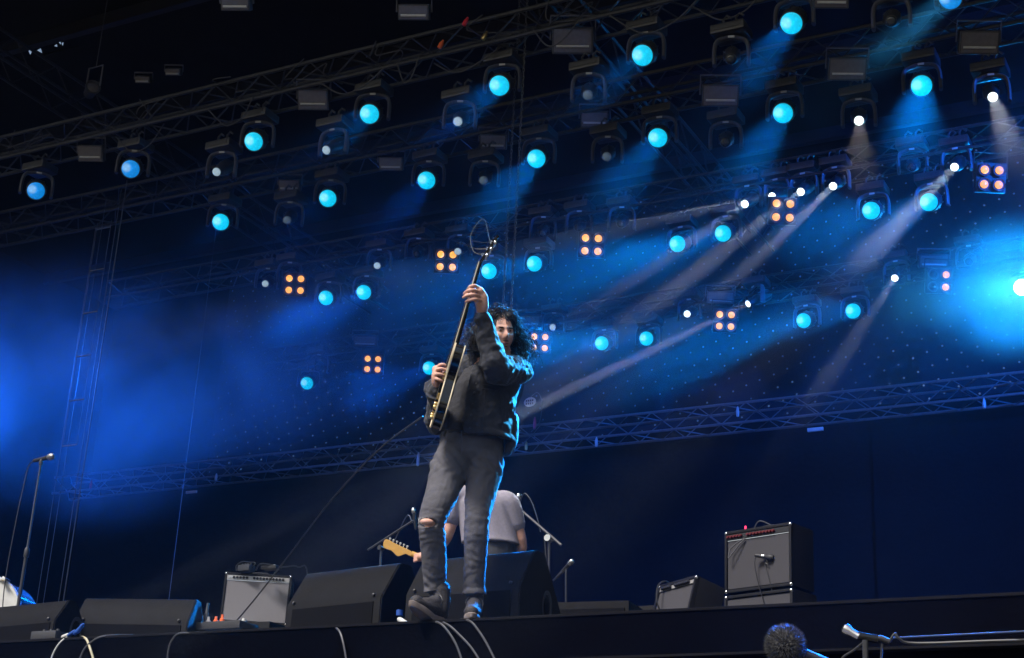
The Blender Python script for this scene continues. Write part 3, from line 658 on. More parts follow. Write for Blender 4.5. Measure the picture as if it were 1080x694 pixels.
# ================================================================== AMPLIFIERS
def amp(o, rz, w_, h_, d_, grille, panel_m, knob_m, label, tilt=0, red=False, stand=None, knobs=((.16, 6), (.52, 8))):
    t = thing('guitar_amplifier', label, 'amplifier', o, rz); t.rotation_euler = (math.radians(-tilt), 0, rz)
    bm = B()
    box(bm, 0, w_, .03, d_, 0, h_, .012); build('cabinet', bm, M_tolex, t)
    bm = B()   # front lip frame
    for a in ((0, w_, 0, .035, 0, .022), (0, w_, 0, .035, h_-.022, h_), (0, .02, 0, .035, .0225, h_-.0225), (w_-.02, w_, 0, .035, .0225, h_-.0225)): box(bm, *a, .005)
    build('front_frame', bm, M_tolex, t)
    ph = h_*.085
    bm = B(); box(bm, .024, w_-.024, .012, .029, .028, h_-.034-ph, .006); build('grille_cloth', bm, grille, t, False)
    bm = B(); box(bm, .024, w_-.024, .006, .029, h_-.028-ph, h_-.026, .002); pn = build('control_panel', bm, panel_m, t, False)
    bm = B(); box(bm, .024, w_-.024, .008, .013, h_-.036-ph, h_-.031-ph); build('trim_strip', bm, M_chrome, t, False)
    for f0, n_ in knobs:
        for q in range(n_):
            x = w_*f0 + q*w_*.048
            bm = B(); lathe(bm, [(.012, 0), (.014, .006), (.009, .02), (0, .021)], 10, Matrix.Translation((x, .004, h_-.027-ph/2)) @ Matrix.Rotation(math.radians(90), 4, 'X')); build('knob', bm, knob_m, pn)
    for q in range(3):
        bm = B(); lathe(bm, [(.008, 0), (.008, .006), (0, .006)], 8, Matrix.Translation((.05+q*.025, .004, h_-.027-ph/2)) @ Matrix.Rotation(math.radians(90), 4, 'X')); build('jack_socket', bm, M_chrome, pn)
    for x in (.012, w_-.012):
        for z in (.012, h_-.012):
            bm = B(); bmesh.ops.create_icosphere(bm, subdivisions=2, radius=.017); bmesh.ops.scale(bm, vec=(1, .9, 1), verts=bm.verts); bmesh.ops.translate(bm, vec=(x, .012, z), verts=bm.verts); build('corner_guard', bm, M_chrome, t)
    bm = B(); tube(bm, catmull([(w_*.36, d_*.5, h_), (w_*.40, d_*.5, h_+.035), (w_*.6, d_*.5, h_+.035), (w_*.64, d_*.5, h_)], 4), .009, 6); build('handle', bm, M_black, t)
    return t
M_panel_silver = mat('brushed_silver_panel', (.42, .41, .41), .4, .5, vs=40)
M_panel_black = mat('black_control_panel', (.02, .02, .022), .4)
ya = 12.0
A0 = aty(231, 656, ya)
amp(A0, math.radians(30), .655, .50, .26, M_grille, M_panel_silver, M_black, 'guitar amplifier with silver grille and bright silver control panel, left of the wedges', knobs=((.14, 5), (.44, 10)), tilt=4)
t = thing('amplifier_stand', 'low black road case under the silver-grille amplifier', 'case', (A0.x+.06, ya+.02, FLOOR))
bm = B(); box(bm, 0, .53, 0, .26, .05, A0.z-FLOOR-.012, .01); build('case_body', bm, M_tolex, t)
for x in (.0, .48):
    for y in (.0, .21): bm = B(); box(bm, x, x+.05, y, y+.05, 0, .052, .01); build('foot', bm, M_rubber, t)
# clutter on the silver amplifier
tz = A0.z+.5
t = thing('effects_unit', 'small grey box with knobs on top of the silver amplifier, left part', 'effects unit', (A0.x+.18, ya+.1, tz+.004))
bm = B(); box(bm, -.07, .07, -.05, .05, 0, .06, .008); build('housing', bm, M_steel, t)
for q in range(4): bm = B(); lathe(bm, [(.012, 0), (.01, .02), (0, .02)], 8, Matrix.Translation((-.05+.033*q, 0, .06))); build('knob', bm, M_black, t)
bm = B(); tube(bm, catmull([(.07, 0, .03), (.1, 0, .08), (.03, 0, .09), (-.06, 0, .1), (-.1, -.03, .06), (-.08, -.05, .0)], 5), .006, 5); build('lead', bm, M_rubber, t)
t = thing('tuner_pedal', 'small black pedal lying on top of the silver amplifier, right part', 'effects pedal', (A0.x+.48, ya+.1, tz+.004))
bm = B(); box(bm, -.09, .09, -.05, .05, 0, .035, .01); build('housing', bm, M_black, t)
bm = B(); lathe(bm, [(.018, 0), (.018, .012), (0, .014)], 12, Matrix.Translation((.04, 0, .035))); build('footswitch', bm, M_chrome, t)
cable('amplifier_lead', [(A0.x+.3, ya+.1, tz+.01), (A0.x+.42, ya+.02, tz+.05), (A0.x+.6, ya+.12, tz+.03), (A0.x+.72, ya+.2, tz+.04), (A0.x+.78, ya+.3, tz-.1), (A0.x+.79, ya+.3, FLOOR+.01)], .007, M_rubber, 'black lead curling over the right end of the silver amplifier')
# right stack
yb = 11.0
B0 = aty(764, 626, yb); B1 = aty(838, 621, yb-.02)
rb = math.radians(-16); wB = .60
amp(B0, rb, wB, .47, .30, M_grille2, M_panel_black, mat('dull_red_knob', (.10, .008, .012), .6), 'tall guitar amplifier with red-knobbed black panel, stacked on a cabinet at the right', knobs=((.06, 5), (.36, 9)))
t = thing('speaker_cabinet', 'speaker cabinet with chrome corners under the red-panel amplifier', 'speaker', (B0.x, B0.y, FLOOR), rb)
hb = B0.z-FLOOR-.02
bm = B(); box(bm, -.005, wB+.005, .03, .32, .04, hb, .012); build('cabinet', bm, M_tolex, t)
bm = B(); box(bm, .02, wB-.02, .012, .029, .07, hb-.03, .006); build('grille_cloth', bm, M_grille2, t, False)
for a in ((-.005, wB+.005, 0, .035, hb-.022, hb), (-.005, wB+.005, 0, .035, .04, .062), (-.005, .018, 0, .035, .0625, hb-.0225), (wB-.018, wB+.005, 0, .035, .0625, hb-.0225)):
    bm = B(); box(bm, *a, .005); build('frame_strip', bm, M_tolex, t)
for x in (.01, wB-.01):
    bm = B(); bmesh.ops.create_icosphere(bm, subdivisions=2, radius=.018); bmesh.ops.translate(bm, vec=(x, .012, hb-.014), verts=bm.verts); build('corner_guard', bm, M_chrome, t)
    bm = B(); lathe(bm, [(.02, 0), (.02, .04), (.012, .042)], 10, Matrix.Translation((x*.8+.04, .1, 0))); build('caster', bm, M_rubber, t)
# red valve lamp + lead on top
p = B0 + Vector((.14, .08, .475))
t = thing('indicator_light', 'tiny pink-red lit indicator standing on the red-panel amplifier', 'indicator', p)
bm = B(); lathe(bm, [(.008, 0), (.008, .05), (0, .055)], 8); build('bulb', bm, mat('red_indicator_glow', (.5, .02, .05), .4, emit=(1, .05, .15), es=1.5), t)
bm = B(); lathe(bm, [(.014, -.012), (.014, 0), (.01, .001)], 8); build('socket', bm, M_black, t)
cable('amplifier_lead', [p+Vector((.04, .05, 0)), p+Vector((.1, .03, .09)), p+Vector((.22, .04, .04)), p+Vector((.34, .05, .01)), p+Vector((.42, .1, .0))], .005, M_cablegrey, 'thin grey lead arching over the red-panel amplifier')
# instrument microphone hanging in front of the right amp
mp_ = aty(806, 587, yb-.12)
t = thing('instrument_microphone', 'small black microphone hanging by its cable in front of the red-panel amplifier', 'microphone', mp_)
mm = frame_mtx((0, 0, 0), (0, 0, 1), (.95, .1, -.18))
bm = B(); lathe(bm, [(.012, -.07), (.014, -.06), (.016, .02), (.024, .03), (.026, .055), (.02, .07), (0, .073)], 14, mm); build('capsule', bm, M_black, t)
bm = B(); lathe(bm, [(.017, -.02), (.019, -.02), (.019, .0), (.017, .0)], 14, mm); build('clip', bm, M_chrome, t)
bm = B(); tube(bm, catmull([(-.06, 0, .01), (-.075, 0, -.05), (-.05, .01, -.2), (-.01, .02, -.35), (.02, .03, -.5)], 5), .004, 5)
build('lead', bm, M_rubber, t)
bm = B(); tube(bm, catmull([(.01, 0, -.01), (.03, 0, -.06), (.0, .01, -.05), (.03, .01, -.16), (.07, .02, -.34), (.1, .03, -.5)], 5), .003, 5); build('loop', bm, M_rubber, t)
# small strap hanging on the grille
bm = B(); tube(bm, catmull([(0, 0, 0), (.07, -.005, .05), (.12, -.005, .07), (.08, -.01, .03), (.02, -.01, -.04), (-.01, -.01, -.07), (0, 0, 0)], 4), .005, 5)
tag(build('cable_tie', bm, M_cablegrey, loc=aty(770, 579, yb-.05)), 'coiled pale strap hanging at the left of the red-panel amplifier', 'strap')
# left leaning combo
C0 = aty(696, 652, 10.4)
amp((C0.x-.06, 10.35, C0.z-.05), math.radians(-34), .48, .30, .26, M_grille2, M_panel_silver, M_black, 'lower guitar amplifier tilted back, left of the tall amplifier stack', tilt=14, knobs=((.16, 5), (.5, 8)))
t = thing('amplifier_stand', 'low black case under the tilted amplifier', 'case', (C0.x+.05, 10.45, FLOOR), math.radians(-32))
bm = B(); box(bm, 0, .42, 0, .26, 0, C0.z-.07-FLOOR, .01); build('case_body', bm, M_tolex, t)
cable('amplifier_lead', [aty(700, 652, 10.3), aty(693, 635, 10.25), aty(694, 618, 10.3), aty(702, 613, 10.35), aty(709, 618, 10.45)], .006, M_rubber, 'black lead looping beside the tilted amplifier')

# ================================================================== MICROPHONE STANDS
def mic_head(t, p, d, m=M_chrome, cap='windscreen', body='mic_body', k=1):
    mm = frame_mtx(p, (0, 0, 1), d)
    bm = B(); lathe(bm, [(.010*k, -.17*k), (.013*k, -.16*k), (.018*k, -.01*k), (.021*k, 0)], 16, mm); build(body, bm, M_black, t)
    bm = B(); lathe(bm, [(.021*k, .002*k), (.026*k, .012*k), (.027*k, .03*k), (.024*k, .048*k), (.014*k, .06*k), (0, .063*k)], 18, mm); build(cap, bm, m, t)
def mic_stand(base_px, top_px, y, label, mic=None, boom=None, r=.011, group='microphone stands on the stage', tripod=True):
    b = aty(*base_px, y); tp = aty(*top_px, y); o = Vector((b.x, y, FLOOR)); tp = tp-o
    t = thing('microphone_stand', label, 'microphone stand', o, 0, group)
    tp.y = 0
    bm = B(); tube(bm, [(tp.x*.0, 0, .16), tp*.55+Vector((0, 0, .07))], r*1.25, 10); build('lower_tube', bm, M_black, t)
    bm = B(); tube(bm, [tp*.5+Vector((0, 0, .08)), tp], r*.85, 10); build('upper_tube', bm, M_case, t)
    bm = B(); q = tp*.55+Vector((0, 0, .07)); lathe(bm, [(r*1.8, -.03), (r*2, -.02), (r*2, .03), (r*1.3, .045)], 12, Matrix.Translation(q)); build('clutch', bm, M_black, t)
    for a in (0.3, 2.4, 4.5):
        bm = B(); tube(bm, [(0, 0, .18), (.3*math.cos(a), .3*math.sin(a), .012)], .008, 6); build('leg', bm, M_black, t)
    return t, o, tp
# left vocal stand
t, o, tp = mic_stand((19, 640), (43.5, 487), 8.9, 'straight vocal microphone stand at the far left with a silver-grille microphone')
bm = B(); lathe(bm, [(.016, -.03), (.018, .0), (.012, .02)], 12, Matrix.Translation(tp)); build('clip', bm, M_black, t)
mic_head(t, tp+Vector((.07, 0, .03)), (1, -.1, .05), mat('mic_grille_silver', (.28, .28, .29), .4, .8), k=1.05)
bm = B(); tube(bm, catmull([tp+Vector((-.08, 0, .02)), tp+Vector((-.13, 0, -.03)), tp+Vector((-.15, 0, -.2)), tp+Vector((-.17, 0, -.5)), (-.2, .02, .8), (-.12, .02, .2), (-.2, 0, .01)], 6), .0045, 5); build('lead', bm, M_rubber, t)
# boom stand at the left behind the knees
t, o, tp = mic_stand((402, 640), (402, 578), 10.6, 'boom microphone stand left of the torn knee, behind the wedges')
e0 = aty(388, 580, 10.6)-o; e1 = aty(436, 549, 10.6)-o
bm = B(); tube(bm, [e0, e1], .009, 8); build('boom_arm', bm, M_case, t)
bm = B(); lathe(bm, [(.02, -.03), (.02, .03), (0, .031)], 10, frame_mtx(tp, (0, 0, 1), (0, 1, 0))); build('swivel', bm, M_black, t)
mic_head(t, e1+Vector((-.0, 0, .06)), (-.15, -.1, 1), M_chrome, k=.8)
bm = B(); tube(bm, catmull([e1+Vector((-.01, 0, -.02)), e1+Vector((-.06, 0, .05)), aty(420, 568, 10.6)-o+Vector((0, 0, .06)), aty(412, 580, 10.6)-o], 6), .004, 5); build('lead', bm, M_rubber, t)
# boom stand right of the drummer's monitor
t, o, tp = mic_stand((581, 645), (579, 568), 9.6, 'tall boom microphone stand right of the man in the grey shirt')
e0 = aty(592, 575, 9.6)-o; e1 = aty(546, 535, 9.6)-o
bm = B(); tube(bm, [e0, e1], .010, 8); build('boom_arm', bm, M_case, t)
bm = B(); lathe(bm, [(.024, -.03), (.024, .03), (0, .031)], 12, frame_mtx(tp, (0, 0, 1), (0, 1, 0))); build('swivel', bm, M_chrome, t)
mic_head(t, e1+Vector((.0, 0, .05)), (.25, -.2, 1), M_chrome, k=.85)
bm = B(); tube(bm, catmull([e1+Vector((0, 0, -.05)), aty(552, 521, 9.6)-o, aty(560, 528, 9.6)-o, aty(567, 548, 9.6)-o, aty(570, 561, 9.6)-o], 6), .004, 5); build('lead', bm, M_rubber, t)
bm = B(); tube(bm, catmull([aty(574, 565, 9.6)-o, aty(576, 590, 9.58)-o, aty(578, 615, 9.58)-o, aty(580, 640, 9.6)-o], 4), .005, 5); build('stand_lead', bm, M_rubber, t)
# small stand
t, o, tp = mic_stand((599, 645), (597, 600), 9.9, 'small low microphone stand right of the tall boom stand', r=.009)
mic_head(t, tp+Vector((.02, 0, .03)), (.75, -.1, .65), M_chrome, k=.8)
bm = B(); tube(bm, [tp+Vector((-.1, 0, -.08)), tp+Vector((.06, 0, .05))], .007, 6); build('boom_arm', bm, M_case, t)

# ================================================================== CABLES AND SMALL ITEMS ON THE STAGE EDGE
def drop(px_list, y0, r, m, label, group='cables draping over the stage edge'):
    pts = []
    for i, (px, py, dy) in enumerate(px_list): pts.append(aty(px, py, y0+dy))
    return cable('stage_cable', pts, r, m, label, 'cable', group, 6)
E_ = EDGE
drop([(440, 657, .15), (455, 655.5, .03), (465, 658, -.03), (474, 668, -.035), (482, 682, -.035), (489, 702, -.035)], E_, .006, M_cablegrey, 'leftmost grey cable hanging over the edge below the boots')
drop([(450, 656, .15), (462, 655, .03), (474, 660, -.03), (486, 671, -.035), (497, 683, -.035), (508, 700, -.035)], E_, .006, M_cablegrey, 'middle grey cable hanging over the edge below the boots')
drop([(478, 655, .15), (488, 653.5, .03), (497, 656, -.03), (506, 667, -.035), (514, 680, -.035), (524, 700, -.035)], E_, .006, M_cablegrey, 'rightmost grey cable hanging over the edge below the boots')
drop([(230, 668, .1), (210, 668, .02), (190, 668, -.02), (182, 674, -.03), (178, 684, -.035), (176, 700, -.035)], E_, .006, M_rubber, 'dark cable hanging over the edge left of the silver amplifier')
drop([(345, 664, .1), (352, 661, .02), (358, 666, -.02), (362, 678, -.035), (366, 700, -.035)], E_, .006, M_cablegrey, 'single grey cable over the edge below the left wedge')
drop([(150, 670, .2), (120, 670, .03), (105, 672, -.02), (95, 678, -.03), (88, 686, -.035), (82, 702, -.035)], E_, .006, M_cablegrey, 'grey cable looping over the edge at the left')
drop([(72, 672, .05), (66, 675, -.02), (60, 682, -.03), (55, 692, -.035), (52, 704, -.035)], E_, .005, M_white, 'pale cable hanging from the blue taped bundle at the left')
drop([(86, 671, .03), (91, 674, -.02), (94, 681, -.03), (97, 690, -.035), (101, 704, -.035)], E_, .007, mat('yellowed_cable', (.45, .4, .25), .5), 'yellowish cable hanging from the blue taped bundle at the left')
t = thing('cable_bundle', 'blue and white taped bundle of connectors on the stage edge at the left', 'connectors', aty(84, 671, E_+.02), math.radians(-8))
for i, (x, z, m_) in enumerate(((-.16, .0, M_white), (-.08, .01, M_blue), (0, .02, M_blue), (.04, .03, M_blue))):
    bm = B(); lathe(bm, [(.008, -.035), (.012, -.028), (.012, .02), (.007, .035)], 12, Matrix.Translation((x*.8, -.01*i, z+.01)) @ Matrix.Rotation(math.radians(78-12*i), 4, 'Y')); build('plug', bm, m_, t)
t = thing('pedal', 'small grey pedal on the stage edge in front of the leftmost wedge', 'effects pedal', aty(46, 672, E_+.06))
bm = B(); box(bm, -.06, .14, -.05, .08, -.02, .03, .01); build('housing', bm, M_case, t)
for q in range(3): bm = B(); lathe(bm, [(.012, 0), (.01, .02), (0, .02)], 8, Matrix.Translation((-.02+.055*q, .02, .03))); build('knob', bm, M_steel, t)
t = thing('pedal_tray', 'flat tray of plugs in front of the silver amplifier', 'tray', aty(216, 664, 7.9))
bm = B(); box(bm, -.2, .35, -.1, .1, -.02, .03, .008); build('tray_body', bm, M_black, t)
for i, (x, m_, h_) in enumerate(((-.05, M_white, .06), (.02, M_white, .05), (.08, M_orange, .05), (.13, M_orange, .06), (.0, M_steel, .14), (.3, M_white, .03))):
    bm = B(); lathe(bm, [(.016, .03), (.016, .03+h_*.5), (.010, .03+h_*.6), (.008, .03+h_), (0, .03+h_)], 12, Matrix.Translation((x, 0, 0))); build('plug', bm, m_, t)
cable('tray_lead', [aty(216, 656, 7.95), aty(214, 650, 7.95), aty(206, 653, 7.95), aty(200, 662, 7.95), aty(196, 668, 7.95)], .006, M_rubber, 'short black lead arching out of the plug tray')
cable('guitar_cable', [aty(446, 439, 7.25), aty(400, 474, 7.3), aty(350, 527, 7.55), aty(300, 592, 7.9), aty(262, 640, 8.0), aty(236, 668, 8.1), aty(220, 672, 8.2)], .0055, M_rubber, 'long black guitar cable running from the guitar down to the left amplifier')
t = thing('water_bottle', 'small bottle with a blue cap lying left of the right-hand wedge', 'bottle', aty(424, 655, 7.15))
bm = B(); lathe(bm, [(.0, -.05), (.012, -.05), (.015, -.04), (.015, .02), (.009, .03)], 14, Matrix.Rotation(math.radians(-60), 4, 'Y')); build('bottle_body', bm, M_white, t)
bm = B(); lathe(bm, [(.0, .0), (.018, .0), (.018, .03), (0, .032)], 14, Matrix.Translation((-.02, 0, .03))); build('cap', bm, M_blue, t)
# drum at the far left edge
c = aty(-22, 650, 9.3)
t = thing('bass_drum', 'white rimmed drum cut by the left edge of view', 'drum', c, math.radians(20))
mr_ = Matrix.Rotation(math.radians(90), 4, 'X'); RD = abs(aty(12, 640, 9.3).x-c.x)*1.0
bm = B(); lathe(bm, [(RD*.97, -.02), (RD, -.02), (RD, -.4), (RD*.97, -.4)], 48, mr_); build('shell', bm, M_gloss, t)
bm = B(); lathe(bm, [(RD*.97, 0), (RD*.5, .004), (0, .006)], 48, mr_); build('drum_head', bm, M_white, t)
bm = B(); lathe(bm, [(RD*.965, -.03), (RD*.965, .02), (RD*1.03, .02), (RD*1.03, -.03)], 48, mr_); build('hoop', bm, M_white, t)
for k in range(8):
    a = 2*math.pi*(k+.3)/8; bm = B(); box(bm, RD-.01, RD*1.08, -.06, .03, -.02, .02, .008, Matrix.Rotation(-a, 4, 'Y')); build('lug', bm, M_blue if k == 7 else M_chrome, t)

# ================================================================== PIT: platform, two audience microphones
c0 = aty(720, 690.5, 3.3); r0 = aty(940, 673, 3.25); r1 = aty(1120, 664, 3.15)
bm = B(); tube(bm, [Vector((0, 0, 0)), r1-r0, (r1-r0)*3], .0022, 8); tag(build('pit_rail', bm, mat('blue_lit_rail', (.015, .03, .07), .6), loc=r0), 'thin dark rail with blue edge light put into its colour, behind the silver-headed microphone at the bottom right', 'rail')  # blue light along the edge is put into the rail's colour
t = thing('pit_platform', 'low black platform in the pit below the stage, cut by the bottom edge', 'platform', (0, 3.3, 0))
bm = B(); box(bm, -4, 3, .03, 1.1, 0, c0.z, .006); build('body', bm, M_skirt, t)
bm = B(); box(bm, -4, 3, -.003, .03, c0.z-.004, c0.z+.002, .001); build('edge_strip', bm, mat('platform_edge', (.008, .008, .010), .9, spec=.05), t)  # paler strip standing in for the ledge's lit edge
# furry windscreen
c = aty(828, 680, 3.15)
t = thing('boom_microphone', 'furry round windscreen on a microphone at the bottom edge, lit blue', 'microphone', c)
bm = B(); bmesh.ops.create_icosphere(bm, subdivisions=4, radius=.036); build('windscreen', bm, mat('windscreen_foam', (.02, .02, .024), .95), t)
random.seed(5); bm = B()
for i in range(5200):
    z = random.uniform(-1, 1); a = random.uniform(0, 2*math.pi); r_ = math.sqrt(1-z*z); d = Vector((r_*math.cos(a), r_*math.sin(a), z))
    tn = d.orthogonal().normalized(); tn.rotate(Matrix.Rotation(random.uniform(0, 6.28), 3, d)); L_ = random.uniform(.007, .013); e = d*.035
    v = [bm.verts.new(e+tn*.0006), bm.verts.new(e-tn*.0006), bm.verts.new(e+d*L_+tn.cross(d)*random.uniform(-.003, .003))]; bm.faces.new(v)
fur = build('fur', bm, mat('windscreen_fur', (.006, .007, .010), .6, sheen=.5), t, False)
bm = B(); q = aty(875, 700, 3.2)-c; tube(bm, [q*.45, q*1.3], .010, 12); build('mic_body', bm, M_case, t)
# chrome small mic with clamp
c = aty(893, 664, 3.12); p1 = aty(905, 671, 3.12)-c; p2 = aty(925, 674, 3.14)-c; p3 = aty(938, 677, 3.15)-c
t = thing('audience_microphone', 'silver-headed microphone in a clamp on its stand at the bottom right', 'microphone', c)
mm = frame_mtx((0, 0, 0), (0, 1, 0), -(p1.normalized()))
bm = B(); lathe(bm, [(.008, -.03), (.009, -.01), (.0115, -.004), (.0115, .004), (.008, .008), (0, .009)], 16, mm); build('capsule', bm, M_chrome, t)
bm = B(); tube(bm, [p1*.9, p2], .0085, 12); build('tube', bm, M_gloss, t)
bm = B(); tube(bm, [p2*.98, p2*1.1+Vector((0, 0, .004)), p3], .0065, 10); build('connector', bm, M_case, t)
bm = B(); tube(bm, catmull([p3, p3+Vector((.012, 0, .016)), p3+Vector((.02, 0, .006)), p3+Vector((.05, .01, -.003)), p3+Vector((.2, .03, .0)), p3+Vector((.4, .05, .002))], 5), .003, 6); build('lead', bm, M_rubber, t)
bm = B(); tube(bm, catmull([p1*1.5+Vector((0, 0, -.005)), p1*1.5+Vector((-.02, 0, -.02)), p1*1.2+Vector((-.04, 0, -.045)), p1+Vector((.0, 0, -.075)), p2+Vector((0, 0, -.06)), p2+Vector((.01, 0, -.01))], 6), .0025, 6); build('shock_loop', bm, M_rubber, t)
bm = B(); tube(bm, [p1*1.6, p1*1.6+Vector((0, .0, -.12))], .006, 8); tube(bm, [p1*1.6+Vector((0, 0, -.12)), p1*1.6+Vector((0, 0, -1.15))], .009, 8); build('stand_pole', bm, M_black, t)
# ================================================================== PEOPLE
def plane_pt(D0):
    hh_ = aty(500, 500, 7.06); hh_ = Vector((hh_.x, hh_.y, 0)).normalized(); rr = Vector((hh_.y, -hh_.x, 0))
    def P(px, py, dd=0.0):
        r = ray(px, py); k = (D0+dd)/(r.x*hh_.x+r.y*hh_.y); return r*k + Vector((0, 0, EYE))
    return P, hh_, rr
def fuse(name, bm, voxel, m, parent, wrinkle=None, smooth=2, origin=None):
    bmesh.ops.recalc_face_normals(bm, faces=bm.faces)
    me = bpy.data.meshes.new('raw'); bm.to_mesh(me); bm.free(); o = bpy.data.objects.new('raw', me); COL.objects.link(o)
    md = o.modifiers.new('r', 'REMESH'); md.mode = 'VOXEL'; md.voxel_size = voxel; md.adaptivity = 0
    if smooth: ms_ = o.modifiers.new('s', 'SMOOTH'); ms_.iterations = smooth; ms_.factor = .5
    dg = bpy.context.evaluated_depsgraph_get(); dg.update()
    new = bpy.data.meshes.new_from_object(o.evaluated_get(dg)); bpy.data.objects.remove(o); bpy.data.meshes.remove(me)
    new.name = name
    if wrinkle:
        b2 = bmesh.new(); b2.from_mesh(new); b2.normal_update()
        mv = [(v, v.normal*wrinkle(v.co, v.normal)) for v in b2.verts]
        for v, d in mv: v.co += d
        b2.to_mesh(new); b2.free()
    o = bpy.data.objects.new(name, new)
    if origin is not None: new.transform(Matrix.Translation(-origin))
    new.materials.clear(); new.materials.append(m); new.polygons.foreach_set('use_smooth', [True]*len(new.polygons))
    COL.objects.link(o); o.parent = parent; return o
def limb(bm, pts, r, seg=14, ry=None, side=None, k=5):
    """smooth tapering limb through joints with radius per joint"""
    n = len(pts); P_ = catmull(pts, k)
    def ex(a):
        out = []
        for i in range(n-1):
            for j in range(k): t = j/k; t = t*t*(3-2*t)*.5 + t*.5; out.append(a[i]*(1-t)+a[i+1]*t)
        out.append(a[-1]); return out
    R = ex(r); RY = ex(ry) if ry else None
    tube(bm, P_, R, seg, side=side, ry=RY)
    for p, q in ((pts[0], r[0]), (pts[-1], r[-1])):
        t = bmesh.new(); bmesh.ops.create_icosphere(t, subdivisions=2, radius=q*.98); bmesh.ops.translate(t, vec=p, verts=t.verts); merge(bm, t)
def ball(bm, c, r, sc=(1, 1, 1), mtx=None, sub=3):
    t = bmesh.new(); bmesh.ops.create_icosphere(t, subdivisions=sub, radius=r); bmesh.ops.scale(t, vec=sc, verts=t.verts)
    if mtx is not None: bmesh.ops.transform(t, matrix=mtx, verts=t.verts)
    bmesh.ops.translate(t, vec=c, verts=t.verts); merge(bm, t)
def loftrings(bm, levels, fr, hd, seg=40, a0=None, a1=None, th=0):
    """levels: (centre, rx, ry); ring angle 0 faces the camera, +90 is to the picture's right; with a0..a1 an open shell of thickness th"""
    rings = []
    full = a0 is None
    n = seg if full else seg
    for c, rx, ry in levels:
        def pt(a, k): return c + fr*math.sin(a)*(rx-k) - hd*math.cos(a)*(ry-k)
        if full: rings.append([bm.verts.new(pt(2*math.pi*i/n, 0)) for i in range(n)])
        else:
            A = [math.radians(a0+(a1-a0)*i/(n-1)) for i in range(n)]
            rings.append([bm.verts.new(pt(a, 0)) for a in A] + [bm.verts.new(pt(a, th)) for a in reversed(A)])
    m_ = len(rings[0])
    for A, Bq in zip(rings, rings[1:]):
        for k in range(m_): bm.faces.new((A[k], A[(k+1) % m_], Bq[(k+1) % m_], Bq[k]))
    if full: bm.faces.new(rings[0]); bm.faces.new(rings[-1])
    else:
        for R_ in (rings[0], rings[-1]):
            h_ = n
            for k in range(h_-1): bm.faces.new((R_[k], R_[k+1], R_[2*h_-2-k], R_[2*h_-1-k]))
def smoothlv(lv, k=4):
    P_ = catmull([l[0] for l in lv], k); out = []
    for i in range(len(lv)-1):
        for j in range(k): t = j/k; out.append((P_[i*k+j], lv[i][1]*(1-t)+lv[i+1][1]*t, lv[i][2]*(1-t)+lv[i+1][2]*t))
    out.append((P_[-1], lv[-1][1], lv[-1][2])); return out
def fbm(p, s, oct_=3):
    v = 0; a = 1
    for _ in range(oct_): v += a*noise.noise(p*s); s *= 2.1; a *= .5
    return v
def ridged(p, s): return 1-abs(noise.noise(p*s))*2.2
def hand_finger(bm, pts, r=.0085): limb(bm, pts, [r*1.08]+[r]*(len(pts)-2)+[r*.82], 10, k=4)

# ------------------------------------------------------------------ the guitarist
P, hd, fr = plane_pt(8.21)
up = Vector((0, 0, 1))
O = P(485, 655, 0.02); O.z = FLOOR
man = thing('person', 'guitarist with curly hair in a dark jacket and torn jeans, raising a black guitar', 'person', O)
def head_bm(c, f, u, sc=1.0):
    """a head with face: f forward, u up; modelled by shaping a dense sphere"""
    t = bmesh.new(); bmesh.ops.create_icosphere(t, subdivisions=5, radius=1)
    def g(x, y, cx, cy, sx, sy): return math.exp(-((x-cx)/sx)**2-((y-cy)/sy)**2)
    for v in t.verts:
        x, y, z = v.co      # x right of the face, y forward, z up
        fx, fy, fz = x*.076, y*.095, z*.115
        low = max(0, -z)
        fx *= 1-.30*low**1.5; fy *= 1-.06*low
        if y > 0: fy *= 1-.10*(1-abs(z))*abs(x)
        fy += .010*low*max(0, y)           # chin forward
        if y > .1:
            X, Z = fx, fz
            ax = abs(X)
            d = .026*g(X, Z, 0, -.024, .011, .016)*1.0 + .014*g(X, Z, 0, -.004, .008, .026)   # nose
            d += .008*g(X, Z, 0, .027, .04, .010)                   # brow
            d -= .012*g(ax, Z, .030, .010, .014, .011)              # eye sockets
            d += .007*g(ax, Z, .044, -.022, .016, .02)              # cheekbones
            d += .007*g(X, Z, 0, -.060, .020, .005) + .007*g(X, Z, 0, -.070, .017, .0045) - .005*g(X, Z, 0, -.0655, .022, .0025)   # lips
            d += .009*g(X, Z, 0, -.098, .020, .014)                 # chin
            d += .004*g(ax, Z, .011, -.032, .006, .006)             # nostrils
            fy += d
        v.co = (fx*sc, fy*sc, fz*sc)
    for s_ in (-1, 1):
        ball(t, (s_*.077*sc, -.008, -.005), .026*sc, (.35, .75, 1.2))
    m_ = frame_mtx(c, f.cross(u), u); # columns: x=right, z=up, y=z cross x
    m3 = Matrix((f.cross(u).normalized(), f.normalized(), u.normalized())).transposed().to_4x4(); m3.translation = c
    bmesh.ops.transform(t, matrix=m3, verts=t.verts)
    return t, m3
HC = P(527.5, 353, -.03)
hf = (-hd*.93 + fr*.34 + up*-.14).normalized(); hu = (up*1.0 + fr*-.10 - hf*(up.dot(hf))).normalized(); hu = (hu-hf*hu.dot(hf)).normalized()
